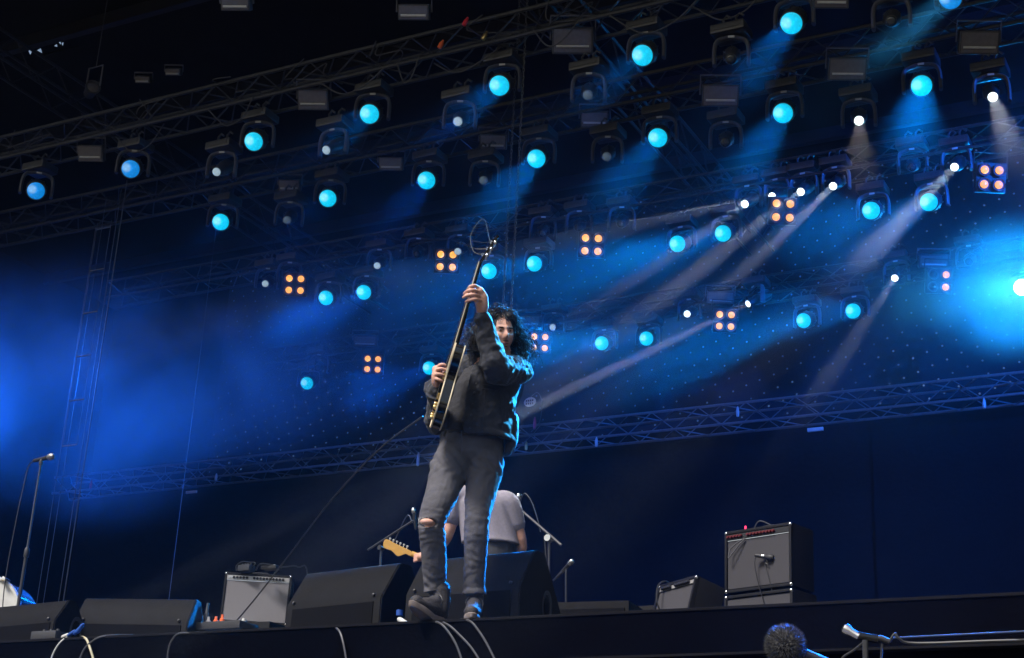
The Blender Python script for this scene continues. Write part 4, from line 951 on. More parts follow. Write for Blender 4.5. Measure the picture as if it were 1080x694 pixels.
# joints
J = dict(shR=P(488, 392, .10), elR=P(462, 448, .16), wrR=P(461, 409, -.17), shL=P(546, 391, .08), elL=P(523, 388, -.17), wrL=P(507.5, 331, -.28),
         hipR=P(482, 480, .12), knR=P(456, 550, -.03), anR=P(459, 624, .14), hipL=P(511, 480, .14), knL=P(503, 552, .0), anL=P(500, 628, .12))
bm = B()
t, HM = head_bm(HC, hf, hu, .98); merge(bm, t)
limb(bm, [P(527, 388, .08), P(530, 378, .06), HC-hu*.06-hf*.02], [.068, .056, .058], 16)
loftrings(bm, smoothlv([(P(497, 478, .13), .14, .09), (P(499, 455, .12), .125, .085), (P(504, 430, .10), .14, .095), (P(512, 405, .09), .16, .105), (P(517, 390, .09), .155, .085), (P(522, 382, .08), .09, .06)]), fr, hd)
limb(bm, [P(520, 388, .08), J['shR']], [.07, .055]); limb(bm, [P(520, 388, .08), J['shL']], [.07, .055])
limb(bm, [J['shR'], J['elR'], J['wrR']], [.050, .037, .027]); limb(bm, [J['shL'], J['elL'], J['wrL']], [.050, .037, .028])
for s_ in 'RL':
    limb(bm, [J['hip'+s_], J['kn'+s_], J['an'+s_]], [.078, .048, .034])
# torn knee: kneecap skin showing through the rip
ball(bm, P(450, 550.5, -.108), .030, (1.25, .8, .62), Matrix((fr, hd, up)).transposed().to_4x4())
# fretting hand (picture: above the forearm), fingers close over the near side of the neck
pal = P(508, 315, -.31)
limb(bm, [J['wrL'], P(508.5, 323, -.315), P(507, 314, -.335), P(505.5, 307.5, -.345)], [.027, .036, .042, .030], ry=[.022, .024, .024, .018], side=fr)
for a in (((506, 304.5, -.345), (501, 301.2, -.382), (495.5, 302.5, -.388), (493, 306.2, -.355)),
          ((506, 308.6, -.350), (500, 306.0, -.392), (493.5, 306.8, -.392), (489.5, 309.6, -.36)),
          ((506, 312.8, -.350), (499.5, 310.8, -.392), (493, 311.6, -.392), (488.5, 313.8, -.36)),
          ((507, 317.2, -.345), (501, 315.6, -.385), (495.5, 316.4, -.383), (491.5, 318.0, -.36))):
    hand_finger(bm, [P(*q) for q in a], .0100)
hand_finger(bm, [P(508, 322, -.30), P(504, 315, -.275), P(500, 306, -.275), P(499, 302, -.28)], .0115)
# picking hand
limb(bm, [J['wrR'], P(459.5, 402, -.20), P(459.5, 396, -.21), P(460.5, 390, -.215)], [.027, .034, .038, .027], ry=[.022, .023, .023, .018], side=hd)
for a in (((461.5, 389.5, -.215), (463, 385.5, -.235), (467.5, 384.5, -.24), (471, 386.5, -.235)),
          ((460.5, 393, -.225), (461.5, 389.5, -.25), (466.5, 389.0, -.255), (470.5, 391, -.25)),
          ((460, 397, -.225), (460.5, 394.5, -.255), (465.0, 395.0, -.26), (469, 397, -.25)),
          ((460, 401, -.215), (460.5, 399.5, -.245), (464.0, 401.0, -.25), (467.5, 403, -.24))):
    hand_finger(bm, [P(*q) for q in a], .0098)
hand_finger(bm, [P(462.5, 401, -.19), P(467, 395, -.195), P(471, 389.5, -.205), P(474, 387.5, -.21)], .0105)
body = fuse('body', bm, .0042, M_skin, man, origin=O, smooth=1)
# face details
def onface(name, x, z, r_, sc, m_, fwd=0, parent=body):
    """piece set on the head surface at face coordinates"""
    b_ = B(); ball(b_, (0, 0, 0), r_, sc); y = fwd
    o = build(name, b_, m_, parent); o.matrix_local = Matrix.Translation(-O) @ HM @ Matrix.Translation((x, y, z)); return o
M_eye = mat('eye_white', (.30, .27, .26), .3); M_iris = mat('dark_iris', (.02, .012, .008), .15); M_lip = mat('lips', (.30, .10, .09), .5)
for s_ in (-1, 1):
    onface('eyeball', s_*.029, .009, (.0105), (1, 1, .40), M_eye, .0755)
    onface('iris', s_*.029, .009, .0052, (1, .6, .72), M_iris, .0838)
    onface('eyebrow', s_*.030, .024, .017, (1.05, .35, .24), M_hair, .0900)
onface('lips', 0, -.064, .019, (1, .35, .34), M_lip, .0870)
onface('mouth_line', 0, -.0645, .014, (1, .35, .12), M_gloss, .0895)
onface('goatee', 0, -.084, .010, (1, .3, .35), M_hair, .0935)
onface('moustache', 0, -.0505, .019, (1, .3, .16), M_hair, .0905)
# ---- shirt
bm = B()
loftrings(bm, smoothlv([(P(499, 462, .11), .165, .11), (P(501, 450, .10), .165, .115), (P(504, 430, .09), .168, .12), (P(511, 408, .08), .175, .125), (P(517, 392, .08), .165, .105), (P(524, 383, .07), .085, .07)]), fr, hd)
def wr_shirt(p, n_):
    q = Vector((p.x*1.0, p.y, p.z*.22)); return .007*fbm(q, 11) + .003*fbm(p, 38, 2)
fuse('shirt', bm, .007, M_shirt, man, wr_shirt, origin=O)
# ---- jacket: open shell, collar and two sleeves
bm = B()
lv = smoothlv([(P(505, 466, .13), .205, .160), (P(504, 454, .11), .192, .150), (P(506, 440, .10), .186, .145), (P(508, 424, .09), .188, .146), (P(512, 407, .08), .196, .148), (P(516, 395, .08), .195, .134), (P(520, 387, .08), .145, .105), (P(525, 382, .08), .095, .08)], 4)
loftrings(bm, lv, fr, hd, 60, -27, 292, .020)
# front placket double layer and hem band
loftrings(bm, [(c, a+.006, b_+.006) for c, a, b_ in lv[2:24]], fr, hd, 8, -28, -15, .016)
loftrings(bm, [(c, a+.006, b_+.006) for c, a, b_ in lv[0:3]], fr, hd, 60, -27, 292, .018)
# collar
loftrings(bm, smoothlv([(P(524, 384, .08), .105, .088), (P(527, 377, .085), .095, .085), (P(528, 374, .09), .118, .105)], 3), fr, hd, 40, 30, 325, .014)
for sh, el, wr, sg in (('shR', 'elR', 'wrR', 0), ('shL', 'elL', 'wrL', 1)):
    a, b_, c_ = J[sh], J[el], J[wr]
    end = b_.lerp(c_, .93)
    limb(bm, [a+(P(520, 390, .09)-a)*.25, a, a.lerp(b_, .5), b_, b_.lerp(c_, .5), end], [.088, .083, .083, .082, .062, .046] if sg else [.086, .080, .070, .066, .056, .058], 18)
# turned-up cuff of the picking arm flares open
cf = J['elR'].lerp(J['wrR'], .90)
dcf = (J['wrR']-J['elR']).normalized()
tube(bm, [cf-dcf*.03, cf, cf+dcf*.025], [.052, .064, .074], 20)
# back flap swinging out to the right
limb(bm, [P(541, 440, .14), P(541, 458, .13), P(538, 472, .12), P(533, 481, .12)], [.028, .030, .022, .008], ry=[.05, .05, .045, .02], side=fr)
def wr_jacket(p, n_):
    q = p-O
    v = .013*ridged(Vector((q.x*.9, q.y*.9, q.z*1.1)), 8.5)*.8 + .007*fbm(q, 13) + .0035*fbm(q, 34, 2)
    for e in (J['elL'], J['elR']):
        d = (p-e).length
        if d < .18: v += .006*math.sin(d*150+3*noise.noise(q*9))*(1-d/.18)
    return v-.004
fuse('jacket', bm, .0058, M_jacket, man, wr_jacket, origin=O)
jk = man.children[-1]
# seams / pocket flap / buttons on the front panel
def front_pt(px, py, off=.0):      # a point of the jacket front, from the ring surfaces
    best = None
    for c, rx, ry in lv:
        for i in range(60):
            a = math.radians(-40+150*i/59); q = c + fr*math.sin(a)*(rx+off) - hd*math.cos(a)*(ry+off)
            v = ROT.transposed() @ (q-Vector((0, 0, EYE))); x = CX+F*v.x/-v.z; y = CY-F*v.y/-v.z
            e = (x-px)**2+(y-py)**2
            if best is None or e < best[0]: best = (e, q)
    return best[1]
for i, (px, py) in enumerate(((502, 404), (500, 415), (498.5, 427), (497, 439), (496, 450))):
    b_ = B(); ball(b_, (0, 0, 0), .0075, (1, .5, 1), sub=2); build('button', b_, M_steel, jk, loc=front_pt(px, py, .018)-O)
def seam(pts, r_=.0028, nm='seam', m_=M_jacket): 
    b_ = B(); tube(b_, [front_pt(x, y, .010)-O for x, y in pts], r_, 5); build(nm, b_, m_, jk)
seam([(508, 410), (516, 412), (524, 411), (532, 408)], .004, 'pocket_flap'); seam([(509, 404), (517, 405), (525, 404), (533, 401)], .003); seam([(512, 412), (511, 430), (509, 452)], .003); seam([(528, 411), (529, 430), (530, 452)], .003)
# ---- jeans
bm = B()
loftrings(bm, smoothlv([(P(499, 455, .12), .168, .112), (P(498, 463, .125), .172, .118), (P(497, 472, .13), .182, .125), (P(496, 482, .13), .182, .12), (P(494, 490, .13), .15, .10)]), fr, hd)
limb(bm, [P(482, 476, .12), P(475, 493, .09), P(466, 520, .03), J['knR'], P(457.5, 585, .05), P(459, 618, .13)], [.103, .112, .090, .070, .069, .060], 22)
limb(bm, [P(511, 476, .13), P(511, 494, .10), P(507, 520, .05), J['knL'], P(501.5, 588, .05), P(500, 622, .11)], [.100, .105, .085, .066, .061, .059], 22)
for a, b_ in ((P(459, 616, .13), P(460, 624, .135)), (P(500, 620, .11), P(500, 627, .115))):
    tube(bm, [a, a.lerp(b_, .5), b_], [.062, .068, .070], 20)
rip = P(450, 550.5, -.115)
def wr_jeans(p, n_):
    q = p-O; h_ = q.z
    v = .004*fbm(q, 9) + .0025*fbm(q, 30, 2)
    w_ = max(0, min(1, (.50-h_)/.40)); j_ = noise.noise(Vector((q.x*6, q.y*6, q.z*5)))
    v += (.2+w_)*.0033*math.sin(h_*150 + 9*noise.noise(Vector((q.x*8, q.y*8, q.z*4))))*max(0, .45+1.3*j_)
    k_ = math.exp(-((h_-.50)/.09)**2); v += k_*.0045*ridged(Vector((q.x*.8, q.y*.8, q.z*3.2)), 7)
    c_ = math.exp(-((h_-.86)/.08)**2); v += c_*.0045*math.sin((q.dot(fr)*1.2+abs(q.z-.82))*80+4*noise.noise(q*5))
    d = (p-rip); e = math.sqrt((d.dot(fr)/.048)**2+(d.z/.021)**2+(d.dot(hd)/.09)**2)
    if e < 1.25: v -= .040*max(0, min(1, (1.25-e)/.35))
    return v
fuse('jeans', bm, .0055, M_jeans, man, wr_jeans, origin=O, smooth=1)
jn = man.children[-1]
def strip(px_pts, nm, r_=.003, m_=M_jeans, par=jn):
    b_ = B(); tube(b_, catmull([P(*q)-O for q in px_pts], 4), r_, 5); build(nm, b_, m_, par)
strip([(487, 458, -.005), (487.5, 470, -.006), (486, 482, -.002)], 'fly_seam'); strip([(466, 459, .03), (472, 464, .01), (478, 466, .0)], 'pocket_seam'); strip([(524, 460, .03), (519, 468, .01), (512, 470, .0)], 'pocket_seam')
random.seed(11); bm = B()
for i in range(13):      # frayed threads across the rip
    a = P(441+random.uniform(0, 18), 546.5+random.uniform(-1, 1), -.118); b_ = a+Vector((random.uniform(-.012, .012), random.uniform(-.008, .004), -random.uniform(.01, .04)))
    tube(bm, [a-O, a.lerp(b_, .5)-O-hd*.006, b_-O], .0006, 3)
build('frayed_thread', bm, M_white, jn)['kind'] = 'stuff'
b_ = B(); ball(b_, (0, 0, 0), .010, (1, .4, 1), sub=2); build('fly_button', b_, M_steel, jn, loc=P(487.5, 456.5, -.012)-O)
# ---- boots
def boot(an, heel, toe, name='boot', tip_up=0.0):
    d = Vector((toe.x-heel.x, toe.y-heel.y, 0)); L_ = d.length; d.normalize(); s_ = Vector((d.y, -d.x, 0)); z0 = FLOOR
    hz_ = Vector((heel.x, heel.y, z0))
    def q(f_, h_): return hz_ + d*L_*f_ + up*(h_+tip_up*max(0, f_-.45))
    bm = B()
    limb(bm, [q(.16, .19), q(.15, .11), q(.22, .065)], [.048, .047, .044], 16)
    limb(bm, [q(.14, .055), q(.35, .075), q(.62, .055), q(.86, .045)], [.040, .044, .047, .038], 16, ry=[.038, .046, .034, .028], side=s_)
    limb(bm, [q(.3, .11), q(.5, .085), q(.64, .065)], [.040, .038, .036], 12)
    def wb(p, n_): return .0016*fbm(p, 30) + .001*fbm(p, 80, 2)
    bt = fuse(name, bm, .0048, M_boot, man, wb, origin=O)
    bm = B(); n_ = 36; v0 = []; 
    for lvl, (k_, hh2) in enumerate(((.95, 0), (1.0, .008), (1.0, .028), (.93, .034))):
        R_ = []
        for i in range(n_):
            a = 2*math.pi*i/n_; c_, sn = math.cos(a), math.sin(a)
            wv = .046*(1+.10*math.cos(a)) * (1-.12*math.sin(2*a+.4)*0)
            R_.append(bm.verts.new(q(.5+.53*c_*k_, hh2) + s_*sn*wv*k_*(1-.18*math.exp(-((c_+.15)/.35)**2)) - O))
        v0.append(R_)
    for A, Bq in zip(v0, v0[1:]):
        for k_ in range(n_): bm.faces.new((A[k_], A[(k_+1) % n_], Bq[(k_+1) % n_], Bq[k_]))
    bm.faces.new(v0[0]); bm.faces.new(v0[-1]); build('sole', bm, M_sole, bt)
    for i in range(5):      # laces
        f_ = .34+.075*i; h_ = .128-.014*i*1.6; bm = B()
        tube(bm, catmull([q(f_, h_-.02)+s_*.036-O, q(f_+.02, h_+.006)-O, q(f_+.03, h_-.02)-s_*.036-O], 4), .0026, 5); build('lace', bm, M_cablegrey, bt)
    bm = B(); k0 = q(.33, .135)-O
    tube(bm, catmull([k0, k0+s_*.03+up*.012, k0+s_*.045-up*.02, k0+s_*.01+d*.01], 5), .0024, 5); tube(bm, catmull([k0, k0-s_*.03+up*.01, k0-s_*.05-up*.02, k0-s_*.03-up*.05], 5), .0024, 5); build('lace_bow', bm, M_cablegrey, bt)
hR = P(470, 654, .14); tR = P(432, 655, -.07)
boot(J['anR'], hR, tR, tip_up=.10)
hL = P(500, 650, .17); tL = P(497, 650, -.12)
boot(J['anL'], hL, tL)
# ---- hair: dense curls
random.seed(21); bm = B()
ball(bm, HC - hf*.022 + hu*.022, .098, (1.0, 1.0, 1.06))
capm = build('hair', bm, M_hair, man, loc=None); capm.data.transform(Matrix.Translation(-O))
fx = hf.cross(hu).normalized()
bm = B()
for i in range(1500):
    while True:
        d = Vector((random.gauss(0, 1), random.gauss(0, 1), random.gauss(0, 1))).normalized()
        x, y, z = d.dot(fx), d.dot(hf), d.dot(hu)
        if z < -.45: continue
        if y > .40 and z < .62: continue
        break
    root = HC - hf*.015 + hu*.012 + Vector(fx*x*.080 + hf*y*.092 + hu*z*.105)
    L_ = random.uniform(.09, .17)*(1.25 if z < .35 else .55)*(1.15 if x < 0 else .95)
    dirn = (d*.9 + hu*.12 + Vector((random.gauss(0, .22), random.gauss(0, .22), random.gauss(0, .18)))).normalized()
    if y > .25:
        fringe = random.random() < .16
        dirn = (hf*.55 + fx*random.uniform(-.7, .5) + hu*.25).normalized() if fringe else (dirn - hf*.3 + fx*(.5 if x > 0 else -.5) - hu*.1).normalized()
        if fringe: L_ = random.uniform(.05, .085)
    s1 = dirn.orthogonal().normalized(); s2 = dirn.cross(s1); ph = random.uniform(0, 6.28); fq = random.uniform(130, 240); cr_ = random.uniform(.006, .013)
    p = root.copy(); pts = []; N_ = 16; dn = dirn.copy(); gr = random.uniform(.09, .24)
    for k_ in range(N_):
        t_ = k_/(N_-1); dn = (dn - up*gr*(.6+t_) + Vector((random.gauss(0, .08), random.gauss(0, .08), random.gauss(0, .04)))).normalized(); p = p + dn*(L_/N_)
        off = (s1*math.cos(ph+t_*L_*fq)+s2*math.sin(ph+t_*L_*fq))*cr_*min(1, t_*3); pts.append(p+off-O)
    tube(bm, pts, [.0021*(1-.55*k_/(N_-1)) for k_ in range(N_)], 3)
build('curls', bm, M_hair, capm)['kind'] = 'stuff'

# ---- his guitar (a thing of its own)
gb = P(459, 452, -.16); gn = P(510.5, 278, -.36)
u = (gn-gb); GL = u.length; u.normalize()
n0 = (-fr - u*(-fr).dot(u)).normalized(); wv = n0.cross(u).normalized()       # lateral, +w away from the camera
th_ = math.radians(-4); nn = (n0*math.cos(th_) + wv*math.sin(th_)).normalized(); wv = nn.cross(u).normalized()
GM = Matrix((u, wv, nn)).transposed().to_4x4(); GM.translation = gb
gt = thing('electric_guitar', 'black electric guitar with cream edge binding and gold knobs, held upright by the guitarist', 'guitar', gb)
gt.rotation_mode = 'QUATERNION'; gt.rotation_quaternion = GM.to_quaternion()
BL = .46; T_ = .052
def outline(half=1.0, inset=0, N_=14):
    # (u, w) around: bottom bout -> waist -> horns
    top = [(0, 0), (.012, .085), (.055, .155), (.125, .178), (.20, .150), (.26, .118), (.32, .128), (.375, .150), (.425, .150), (.455, .125), (.462, .095), (.445, .072), (.415, .055), (.395, .032)]
    pts = [(a, b_) for a, b_ in top] + [(.405, 0.0)] + [(a, -b_) for a, b_ in reversed(top[1:])]
    pts = [Vector((a, b_, 0)) for a, b_ in pts]; n_ = len(pts); out = []
    for i in range(n_):
        a, b_, c_, d_ = pts[i-1], pts[i], pts[(i+1) % n_], pts[(i+2) % n_]
        for j in range(4):
            t_ = j/4; q = .5*((2*b_)+(c_-a)*t_+(2*a-5*b_+4*c_-d_)*t_*t_+(3*b_-a-3*c_+d_)*t_**3); out.append((q.x, q.y))
    return out
ol = outline()
bm = B(); prism(bm, ol, -T_/2, T_/2); gbdy = build('body', bm, M_gloss, gt)
for z in (T_/2, -T_/2):
    bm = B(); tube(bm, [Vector((a, b_, z)) for a, b_ in ol], .0042, 6, closed=True); build('binding', bm, M_cream, gbdy)
nk0, nk1 = .37, GL
bm = B(); tube(bm, [(nk0-.03, 0, T_/2-.004), (nk0+.06, 0, T_/2-.004), (nk1, 0, T_/2-.004)], [.028, .027, .022], 12, side=Vector((0, 1, 0)), ry=[.020, .015, .011]); build('neck', bm, M_gloss, gt)
bm = B()
prism(bm, [(nk0-.07, -.028), (nk1, -.0215), (nk1, .0215), (nk0-.07, .028)], T_/2+.001, T_/2+.0075); fb = build('fretboard', bm, mat('ebony', (.02, .015, .012), .4), gt, False)
for s_ in (-1, 1):
    bm = B(); tube(bm, [(nk0-.07, s_*.028, T_/2+.004), (nk1, s_*.0215, T_/2+.004)], .003, 5); build('neck_binding', bm, M_cream, fb)
# headstock tilted back
hm_ = Matrix.Translation((nk1, 0, T_/2+.001)) @ Matrix.Rotation(math.radians(17), 4, 'Y')
bm = B(); prism(bm, [(0, -.022), (.03, -.032), (.09, -.038), (.16, -.045), (.178, -.03), (.168, 0), (.178, .03), (.16, .045), (.09, .038), (.03, .032), (0, .022)], -.014, .002, hm_, .002); hs = build('headstock', bm, M_gloss, gt)
for i in range(3):
    for s_ in (-1, 1):
        bm = B(); x_ = .045+.042*i; m2 = hm_ @ Matrix.Translation((x_, s_*.028, 0))
        lathe(bm, [(.0045, -.022), (.006, -.014), (.005, .006), (.004, .012), (0, .013)], 10, m2)
        lathe(bm, [(.003, 0), (.003, .022), (.009, .026), (.010, .036), (.004, .042), (0, .043)], 8, m2 @ Matrix.Translation((0, 0, -.016)) @ Matrix.Rotation(math.radians(-90*s_), 4, 'X')); build('tuning_peg', bm, M_chrome, hs)
for u_, w2 in ((.28, .045), (.17, .045)):
    bm = B(); box(bm, u_-.018, u_+.018, -w2+.01, w2-.01, T_/2, T_/2+.014, .003); build('pickup', bm, M_gold, gt)
bm = B(); box(bm, .118, .130, -.042, .042, T_/2+.004, T_/2+.018, .003); lathe(bm, [(.006, 0), (.006, .02)], 8, Matrix.Translation((.124, .034, T_/2))); lathe(bm, [(.006, 0), (.006, .02)], 8, Matrix.Translation((.124, -.034, T_/2))); build('bridge', bm, M_gold, gt)
bm = B(); box(bm, .07, .085, -.045, .045, T_/2+.004, T_/2+.014, .003); build('tailpiece', bm, M_gold, gt)
for a, b_ in ((.06, -.085), (.045, -.125), (.12, -.10), (.10, -.14)):
    bm = B(); lathe(bm, [(.012, 0), (.014, .004), (.011, .018), (.010, .020), (0, .021)], 14, Matrix.Translation((a, b_, T_/2))); build('knob', bm, M_gold, gt)
for k_ in range(6):
    bm = B(); w2 = -.0225+.009*k_; tube(bm, [(.078, w2*1.05, T_/2+.016), (.124, w2*1.05, T_/2+.019), (nk1, w2*.72, T_/2+.010)], .0008, 4); build('string', bm, M_chrome, gt)
bm = B(); lathe(bm, [(.007, 0), (.008, .02), (.006, .05), (0, .052)], 10, Matrix.Translation((.03, -.11, 0)) @ Matrix.Rotation(math.radians(50), 4, 'Y') @ Matrix.Rotation(math.radians(40), 4, 'X')); build('jack_plug', bm, M_chrome, gt)
# loose string ends at the headstock
hp = lambda a, b_, c_: hm_ @ Vector((a, b_, c_))
for i, pts in enumerate(([(.05, .03, .01), (.04, .04, .06), (.10, .05, .12), (.18, .05, .13), (.22, .05, .12)], [(.13, .03, .01), (.17, .04, .05), (.22, .05, .10), (.225, .05, .12)], [(.09, .03, .01), (.06, .05, .06), (.045, .05, .13), (.03, .05, .16)], [(.12, -.03, .01), (.09, -.04, .05), (.07, -.03, .10)])):
    bm = B(); tube(bm, catmull([hp(*q) for q in pts], 6), .0011, 4); build('string_end', bm, M_chrome, hs)
# strap: from the upper horn over his shoulder and down the back
bm = B(); GI = lambda p: p
sp = catmull([GM @ Vector((.45, -.05, -.02)), P(507, 372, .0), P(520, 381, -.04), P(536, 382, .0), P(548, 392, .12), P(545, 420, .26), P(520, 450, .26), GM @ Vector((0, -.02, -.03))], 5)
tube(bm, [p-O for p in sp], .022, 8, ry=.0035, side=up.cross(hd)); build('guitar_strap', bm, M_black, man)

# ------------------------------------------------------------------ the man in the grey shirt, seen from behind
P2, hd2, fr2 = plane_pt(10.75)
O2 = P2(512, 600, 0); O2.z = FLOOR
m2_ = thing('person', 'man in a grey t-shirt seen from behind, half hidden by the guitarist, playing', 'person', O2)
K = dict(shR=P2(482, 524, -.02), elR=P2(471, 566, .05), wrR=P2(452, 586, .18), shL=P2(537, 532, -.02), elL=P2(550, 577, .05), wrL=P2(535, 598, .22))
bm = B()
hf2 = (hd2*.9 - up*.35 - fr2*.2).normalized(); hu2 = (up-hf2*up.dot(hf2)).normalized()
t, _m = head_bm(P2(491, 483, .14), hf2, hu2, .98); merge(bm, t)
limb(bm, [P2(497, 512, .0), P2(493, 501, .05), P2(491, 492, .10)], [.065, .055, .055])
loftrings(bm, smoothlv([(P2(520, 588, .02), .14, .09), (P2(518, 570, .02), .135, .085), (P2(513, 550, .0), .15, .1), (P2(509, 530, -.01), .16, .10), (P2(505, 517, .0), .12, .08)]), fr2, hd2)
limb(bm, [P2(508, 520, 0), K['shR']], [.06, .052]); limb(bm, [P2(508, 520, 0), K['shL']], [.06, .052])
limb(bm, [K['shR'], K['elR'], K['wrR']], [.052, .043, .028]); limb(bm, [K['shL'], K['elL'], K['wrL']], [.052, .042, .028])
for w_, sg in ((K['wrR'], -1), (K['wrL'], -1)):
    ptc = w_ + fr2*.05*sg + up*-.01
    limb(bm, [w_, ptc], [.03, .034])
    for q in range(4):
        a = ptc + up*(.022-.016*q) + hd2*.01; hand_finger(bm, [a, a+fr2*.035*sg+hd2*.015, a+fr2*.05*sg+hd2*.035-up*.005, a+fr2*.035*sg+hd2*.05], .0085)
    hand_finger(bm, [w_+up*.01, w_+fr2*.03*sg+up*.035, w_+fr2*.05*sg+up*.05], .010)
hipz = P2(520, 588, .02)
for dx in (-.09, .09):
    limb(bm, [hipz+fr2*dx, Vector((hipz.x, hipz.y, FLOOR+.48))+fr2*dx*1.3-hd2*-.05, Vector((hipz.x, hipz.y, FLOOR+.09))+fr2*dx*1.5], [.085, .055, .038])
fuse('body', bm, .0065, M_skin, m2_, origin=O2)
bm = B(); ball(bm, P2(491, 482, .12)+hu2*.02, .112, (1, 1, 1)); b_ = build('hair', bm, M_hair, m2_); b_.data.transform(Matrix.Translation(-O2))
bm = B()
loftrings(bm, smoothlv([(P2(518, 574, .01), .205, .14), (P2(517, 568, .01), .20, .135), (P2(513, 550, .0), .195, .13), (P2(509, 533, -.01), .195, .125), (P2(507, 523, .0), .175, .105), (P2(502, 512, .02), .10, .08), (P2(499, 507, .03), .075, .065)]), fr2, hd2)
for a_, b_2, rr_ in ((K['shR'], K['elR'], 1), (K['shL'], K['elL'], 1)):
    limb(bm, [a_.lerp(P2(507, 522, 0), .3), a_, a_.lerp(b_2, .50)], [.078, .076, .070], 18)
def wr_tee(p, n_):
    q = p-O2; qd = Vector((q.dot(fr2)+q.z*.35, q.dot(hd2), q.z*.2)); return .012*fbm(qd, 6, 2)
fuse('tshirt', bm, .0075, M_tee, m2_, wr_tee, origin=O2)
bm = B()
loftrings(bm, smoothlv([(P2(520, 570, .02), .165, .115), (hipz, .17, .125), (P2(520, 600, .02), .16, .12)]), fr2, hd2)
for dx in (-.09, .09):
    limb(bm, [hipz+fr2*dx-up*.04, Vector((hipz.x, hipz.y, FLOOR+.48))+fr2*dx*1.3+hd2*.05, Vector((hipz.x, hipz.y, FLOOR+.06))+fr2*dx*1.5], [.11, .075, .065])
fuse('trousers', bm, .009, M_black, m2_, lambda p, n_: .005*fbm(p, 10), origin=O2)
for dx in (-.135, .135):
    c_ = Vector((hipz.x, hipz.y, FLOOR+.05))+fr2*dx
    bm = B(); limb(bm, [c_-hd2*.04, c_+hd2*.08+Vector((0, 0, -.008)), c_+hd2*.18+Vector((0, 0, -.015))], [.048, .045, .034]); b_ = build('shoe', bm, M_boot, m2_); b_.data.transform(Matrix.Translation(-O2))
# his guitar: amber headstock to the picture's left
h0 = P2(409, 574.5, .24); h1 = P2(447, 589, .26)
u2 = (h1-h0).normalized(); n2 = (hd2 - u2*hd2.dot(u2)).normalized(); w2_ = n2.cross(u2).normalized()
if w2_.z < 0: w2_ = -w2_
# face toward the audience-away side; the photo shows the headstock with the pegs along its top
g2 = thing('electric_guitar', 'electric guitar whose amber headstock with white pegs sticks out left of the torn knee', 'guitar', h0)
G2 = Matrix((u2, w2_, u2.cross(w2_))).transposed().to_4x4(); g2.rotation_mode = 'QUATERNION'; g2.rotation_quaternion = G2.to_quaternion()
hsp = catmull([(-.035, .004, 0), (-.03, .030, 0), (0, .034, 0), (.03, .028, 0), (.10, .022, 0), (.155, .018, 0), (.18, .012, 0), (.19, -.012, 0), (.165, -.020, 0), (.145, -.012, 0), (.125, -.030, 0), (.10, -.052, 0), (.075, -.046, 0), (.045, -.030, 0), (.01, -.032, 0), (-.025, -.03, 0)], 3)
bm = B(); prism(bm, [(p.x, p.y) for p in hsp], -.008, .008, None, .002); h2 = build('headstock', bm, M_maple, g2)
for k_ in range(6):
    bm = B(); lathe(bm, [(.003, 0), (.003, .014), (.007, .017), (.008, .026), (0, .029)], 8, Matrix.Translation((.0+.027*k_, .026-.0015*k_, 0)) @ Matrix.Rotation(math.radians(-90), 4, 'X')); lathe(bm, [(.005, 0), (.004, .012), (0, .013)], 8, Matrix.Translation((.0+.027*k_, .012, -.006)) @ Matrix.Rotation(math.pi, 4, 'X'))
    build('tuning_peg', bm, M_white, h2)
bm = B(); tube(bm, [(.18, 0, 0), (.30, 0, .002), (.76, 0, .004)], [.020, .0215, .027], 12, side=Vector((0, 1, 0)), ry=[.010, .011, .014]); build('neck', bm, M_maple, g2)
bm = B(); prism(bm, [(a*1.0+.70, b_) for a, b_ in [(0, .03), (-.05, .10), (-.07, .13), (.0, .15), (.12, .11), (.24, .16), (.36, .15), (.40, 0), (.36, -.15), (.22, -.15), (.12, -.11), (.02, -.14), (-.02, -.11), (.02, -.04)]], -.02, .022, None, .006); build('body', bm, M_cream, g2)
for k_ in range(6):
    bm = B(); w_ = -.012+.005*k_; tube(bm, [(.18, w_*.8, -.016), (.98, w_*1.6, -.026)], .0006, 3); build('string', bm, M_chrome, g2)
SM = 1.0
# ------------------------------------------------------------------ haze
HAZE = .00012
bm = B(); box(bm, -62, 42, -14, 57, -1.3, 15.2)
hz = build('haze', bm, None, smooth=False); hz['kind'] = 'stuff'
m = bpy.data.materials.new('haze_air'); m.use_nodes = True; n = m.node_tree
n.nodes.remove(n.nodes['Principled BSDF']); v = n.nodes.new('ShaderNodeVolumePrincipled')
v.inputs['Color'].default_value = (.85, .9, 1, 1); v.inputs['Density'].default_value = HAZE; v.inputs['Anisotropy'].default_value = .25
n.links.new(v.outputs[0], n.nodes['Material Output'].inputs['Volume']); hz.data.materials.append(m)
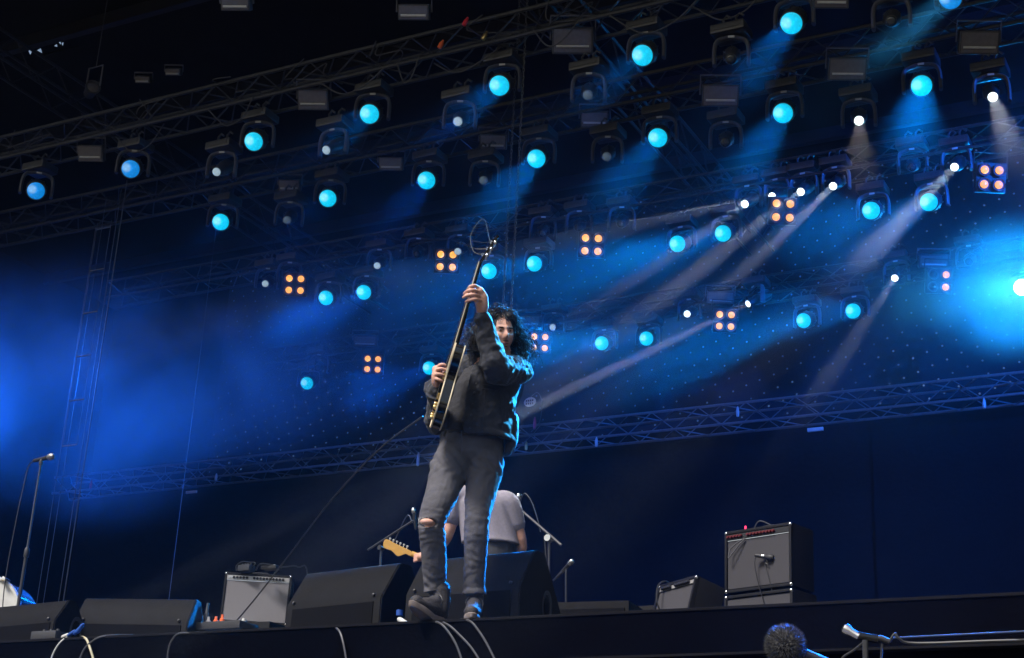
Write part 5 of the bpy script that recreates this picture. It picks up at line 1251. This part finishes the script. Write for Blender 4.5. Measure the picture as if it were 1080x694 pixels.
# drifting stage smoke, thicker than the haze
def smoke(c, r, dens, seed, scale=.22, lo=.46, hi=.75, even=False):
    bm = B(); bmesh.ops.create_icosphere(bm, subdivisions=3, radius=1.0)
    for v_ in bm.verts:
        v_.co = Vector((v_.co.x*r[0], v_.co.y*r[1], v_.co.z*r[2]))*(1+.18*noise.noise(v_.co*1.3+Vector((seed, 0, 0))))
    o = build('smoke', bm, None, loc=c); o['kind'] = 'stuff'
    m = bpy.data.materials.new('stage_smoke'); m.use_nodes = True; n = m.node_tree
    n.nodes.remove(n.nodes['Principled BSDF']); v = n.nodes.new('ShaderNodeVolumePrincipled'); v.inputs['Color'].default_value = (.85, .9, 1, 1); v.inputs['Anisotropy'].default_value = .25
    if even:
        v.inputs['Density'].default_value = dens; n.links.new(v.outputs[0], n.nodes['Material Output'].inputs['Volume']); o.data.materials.append(m); return
    tc = n.nodes.new('ShaderNodeTexCoord'); ns = n.nodes.new('ShaderNodeTexNoise'); ns.inputs['Scale'].default_value = scale; ns.inputs['Detail'].default_value = 3.5; ns.inputs['Distortion'].default_value = .6
    ad = n.nodes.new('ShaderNodeVectorMath'); ad.operation = 'ADD'; ad.inputs[1].default_value = (seed*7.1, seed*3.3, 0)
    n.links.new(tc.outputs['Object'], ad.inputs[0]); n.links.new(ad.outputs[0], ns.inputs['Vector'])
    mr = n.nodes.new('ShaderNodeMapRange'); mr.interpolation_type = 'SMOOTHSTEP'; mr.inputs['From Min'].default_value = lo; mr.inputs['From Max'].default_value = hi
    n.links.new(ns.outputs['Fac'], mr.inputs['Value'])
    # fade toward the rim of the puff
    dv = n.nodes.new('ShaderNodeVectorMath'); dv.operation = 'DIVIDE'; dv.inputs[1].default_value = r
    ln = n.nodes.new('ShaderNodeVectorMath'); ln.operation = 'LENGTH'
    n.links.new(tc.outputs['Object'], dv.inputs[0]); n.links.new(dv.outputs[0], ln.inputs[0])
    fr = n.nodes.new('ShaderNodeMapRange'); fr.interpolation_type = 'SMOOTHSTEP'; fr.inputs['From Min'].default_value = .85; fr.inputs['From Max'].default_value = .2
    n.links.new(ln.outputs['Value'], fr.inputs['Value'])
    a = n.nodes.new('ShaderNodeMath'); a.operation = 'MULTIPLY'; a2 = n.nodes.new('ShaderNodeMath'); a2.operation = 'MULTIPLY'; a2.inputs[1].default_value = dens
    n.links.new(mr.outputs[0], a.inputs[0]); n.links.new(fr.outputs[0], a.inputs[1]); n.links.new(a.outputs[0], a2.inputs[0]); n.links.new(a2.outputs[0], v.inputs['Density'])
    n.links.new(v.outputs[0], n.nodes['Material Output'].inputs['Volume']); o.data.materials.append(m)
smoke((-6.6, 18.4, 9.3), (14.5, 7.6, 3.7), SM*.034, 2, .30, .36, .74)
smoke(aty(50, 400, 17), (6.6, 4, 3.1), SM*.15, 1, .42, .40, .66)
smoke(aty(265, 350, 19), (6.5, 3.4, 2.8), SM*.20, 2, .34, .42, .68)
smoke(aty(1066, 303, 20.9), (1.7, 1.3, 1.4), SM*.6, 4, .5, .15, .6)  # small puff added round the glaring lamp to shape its halo
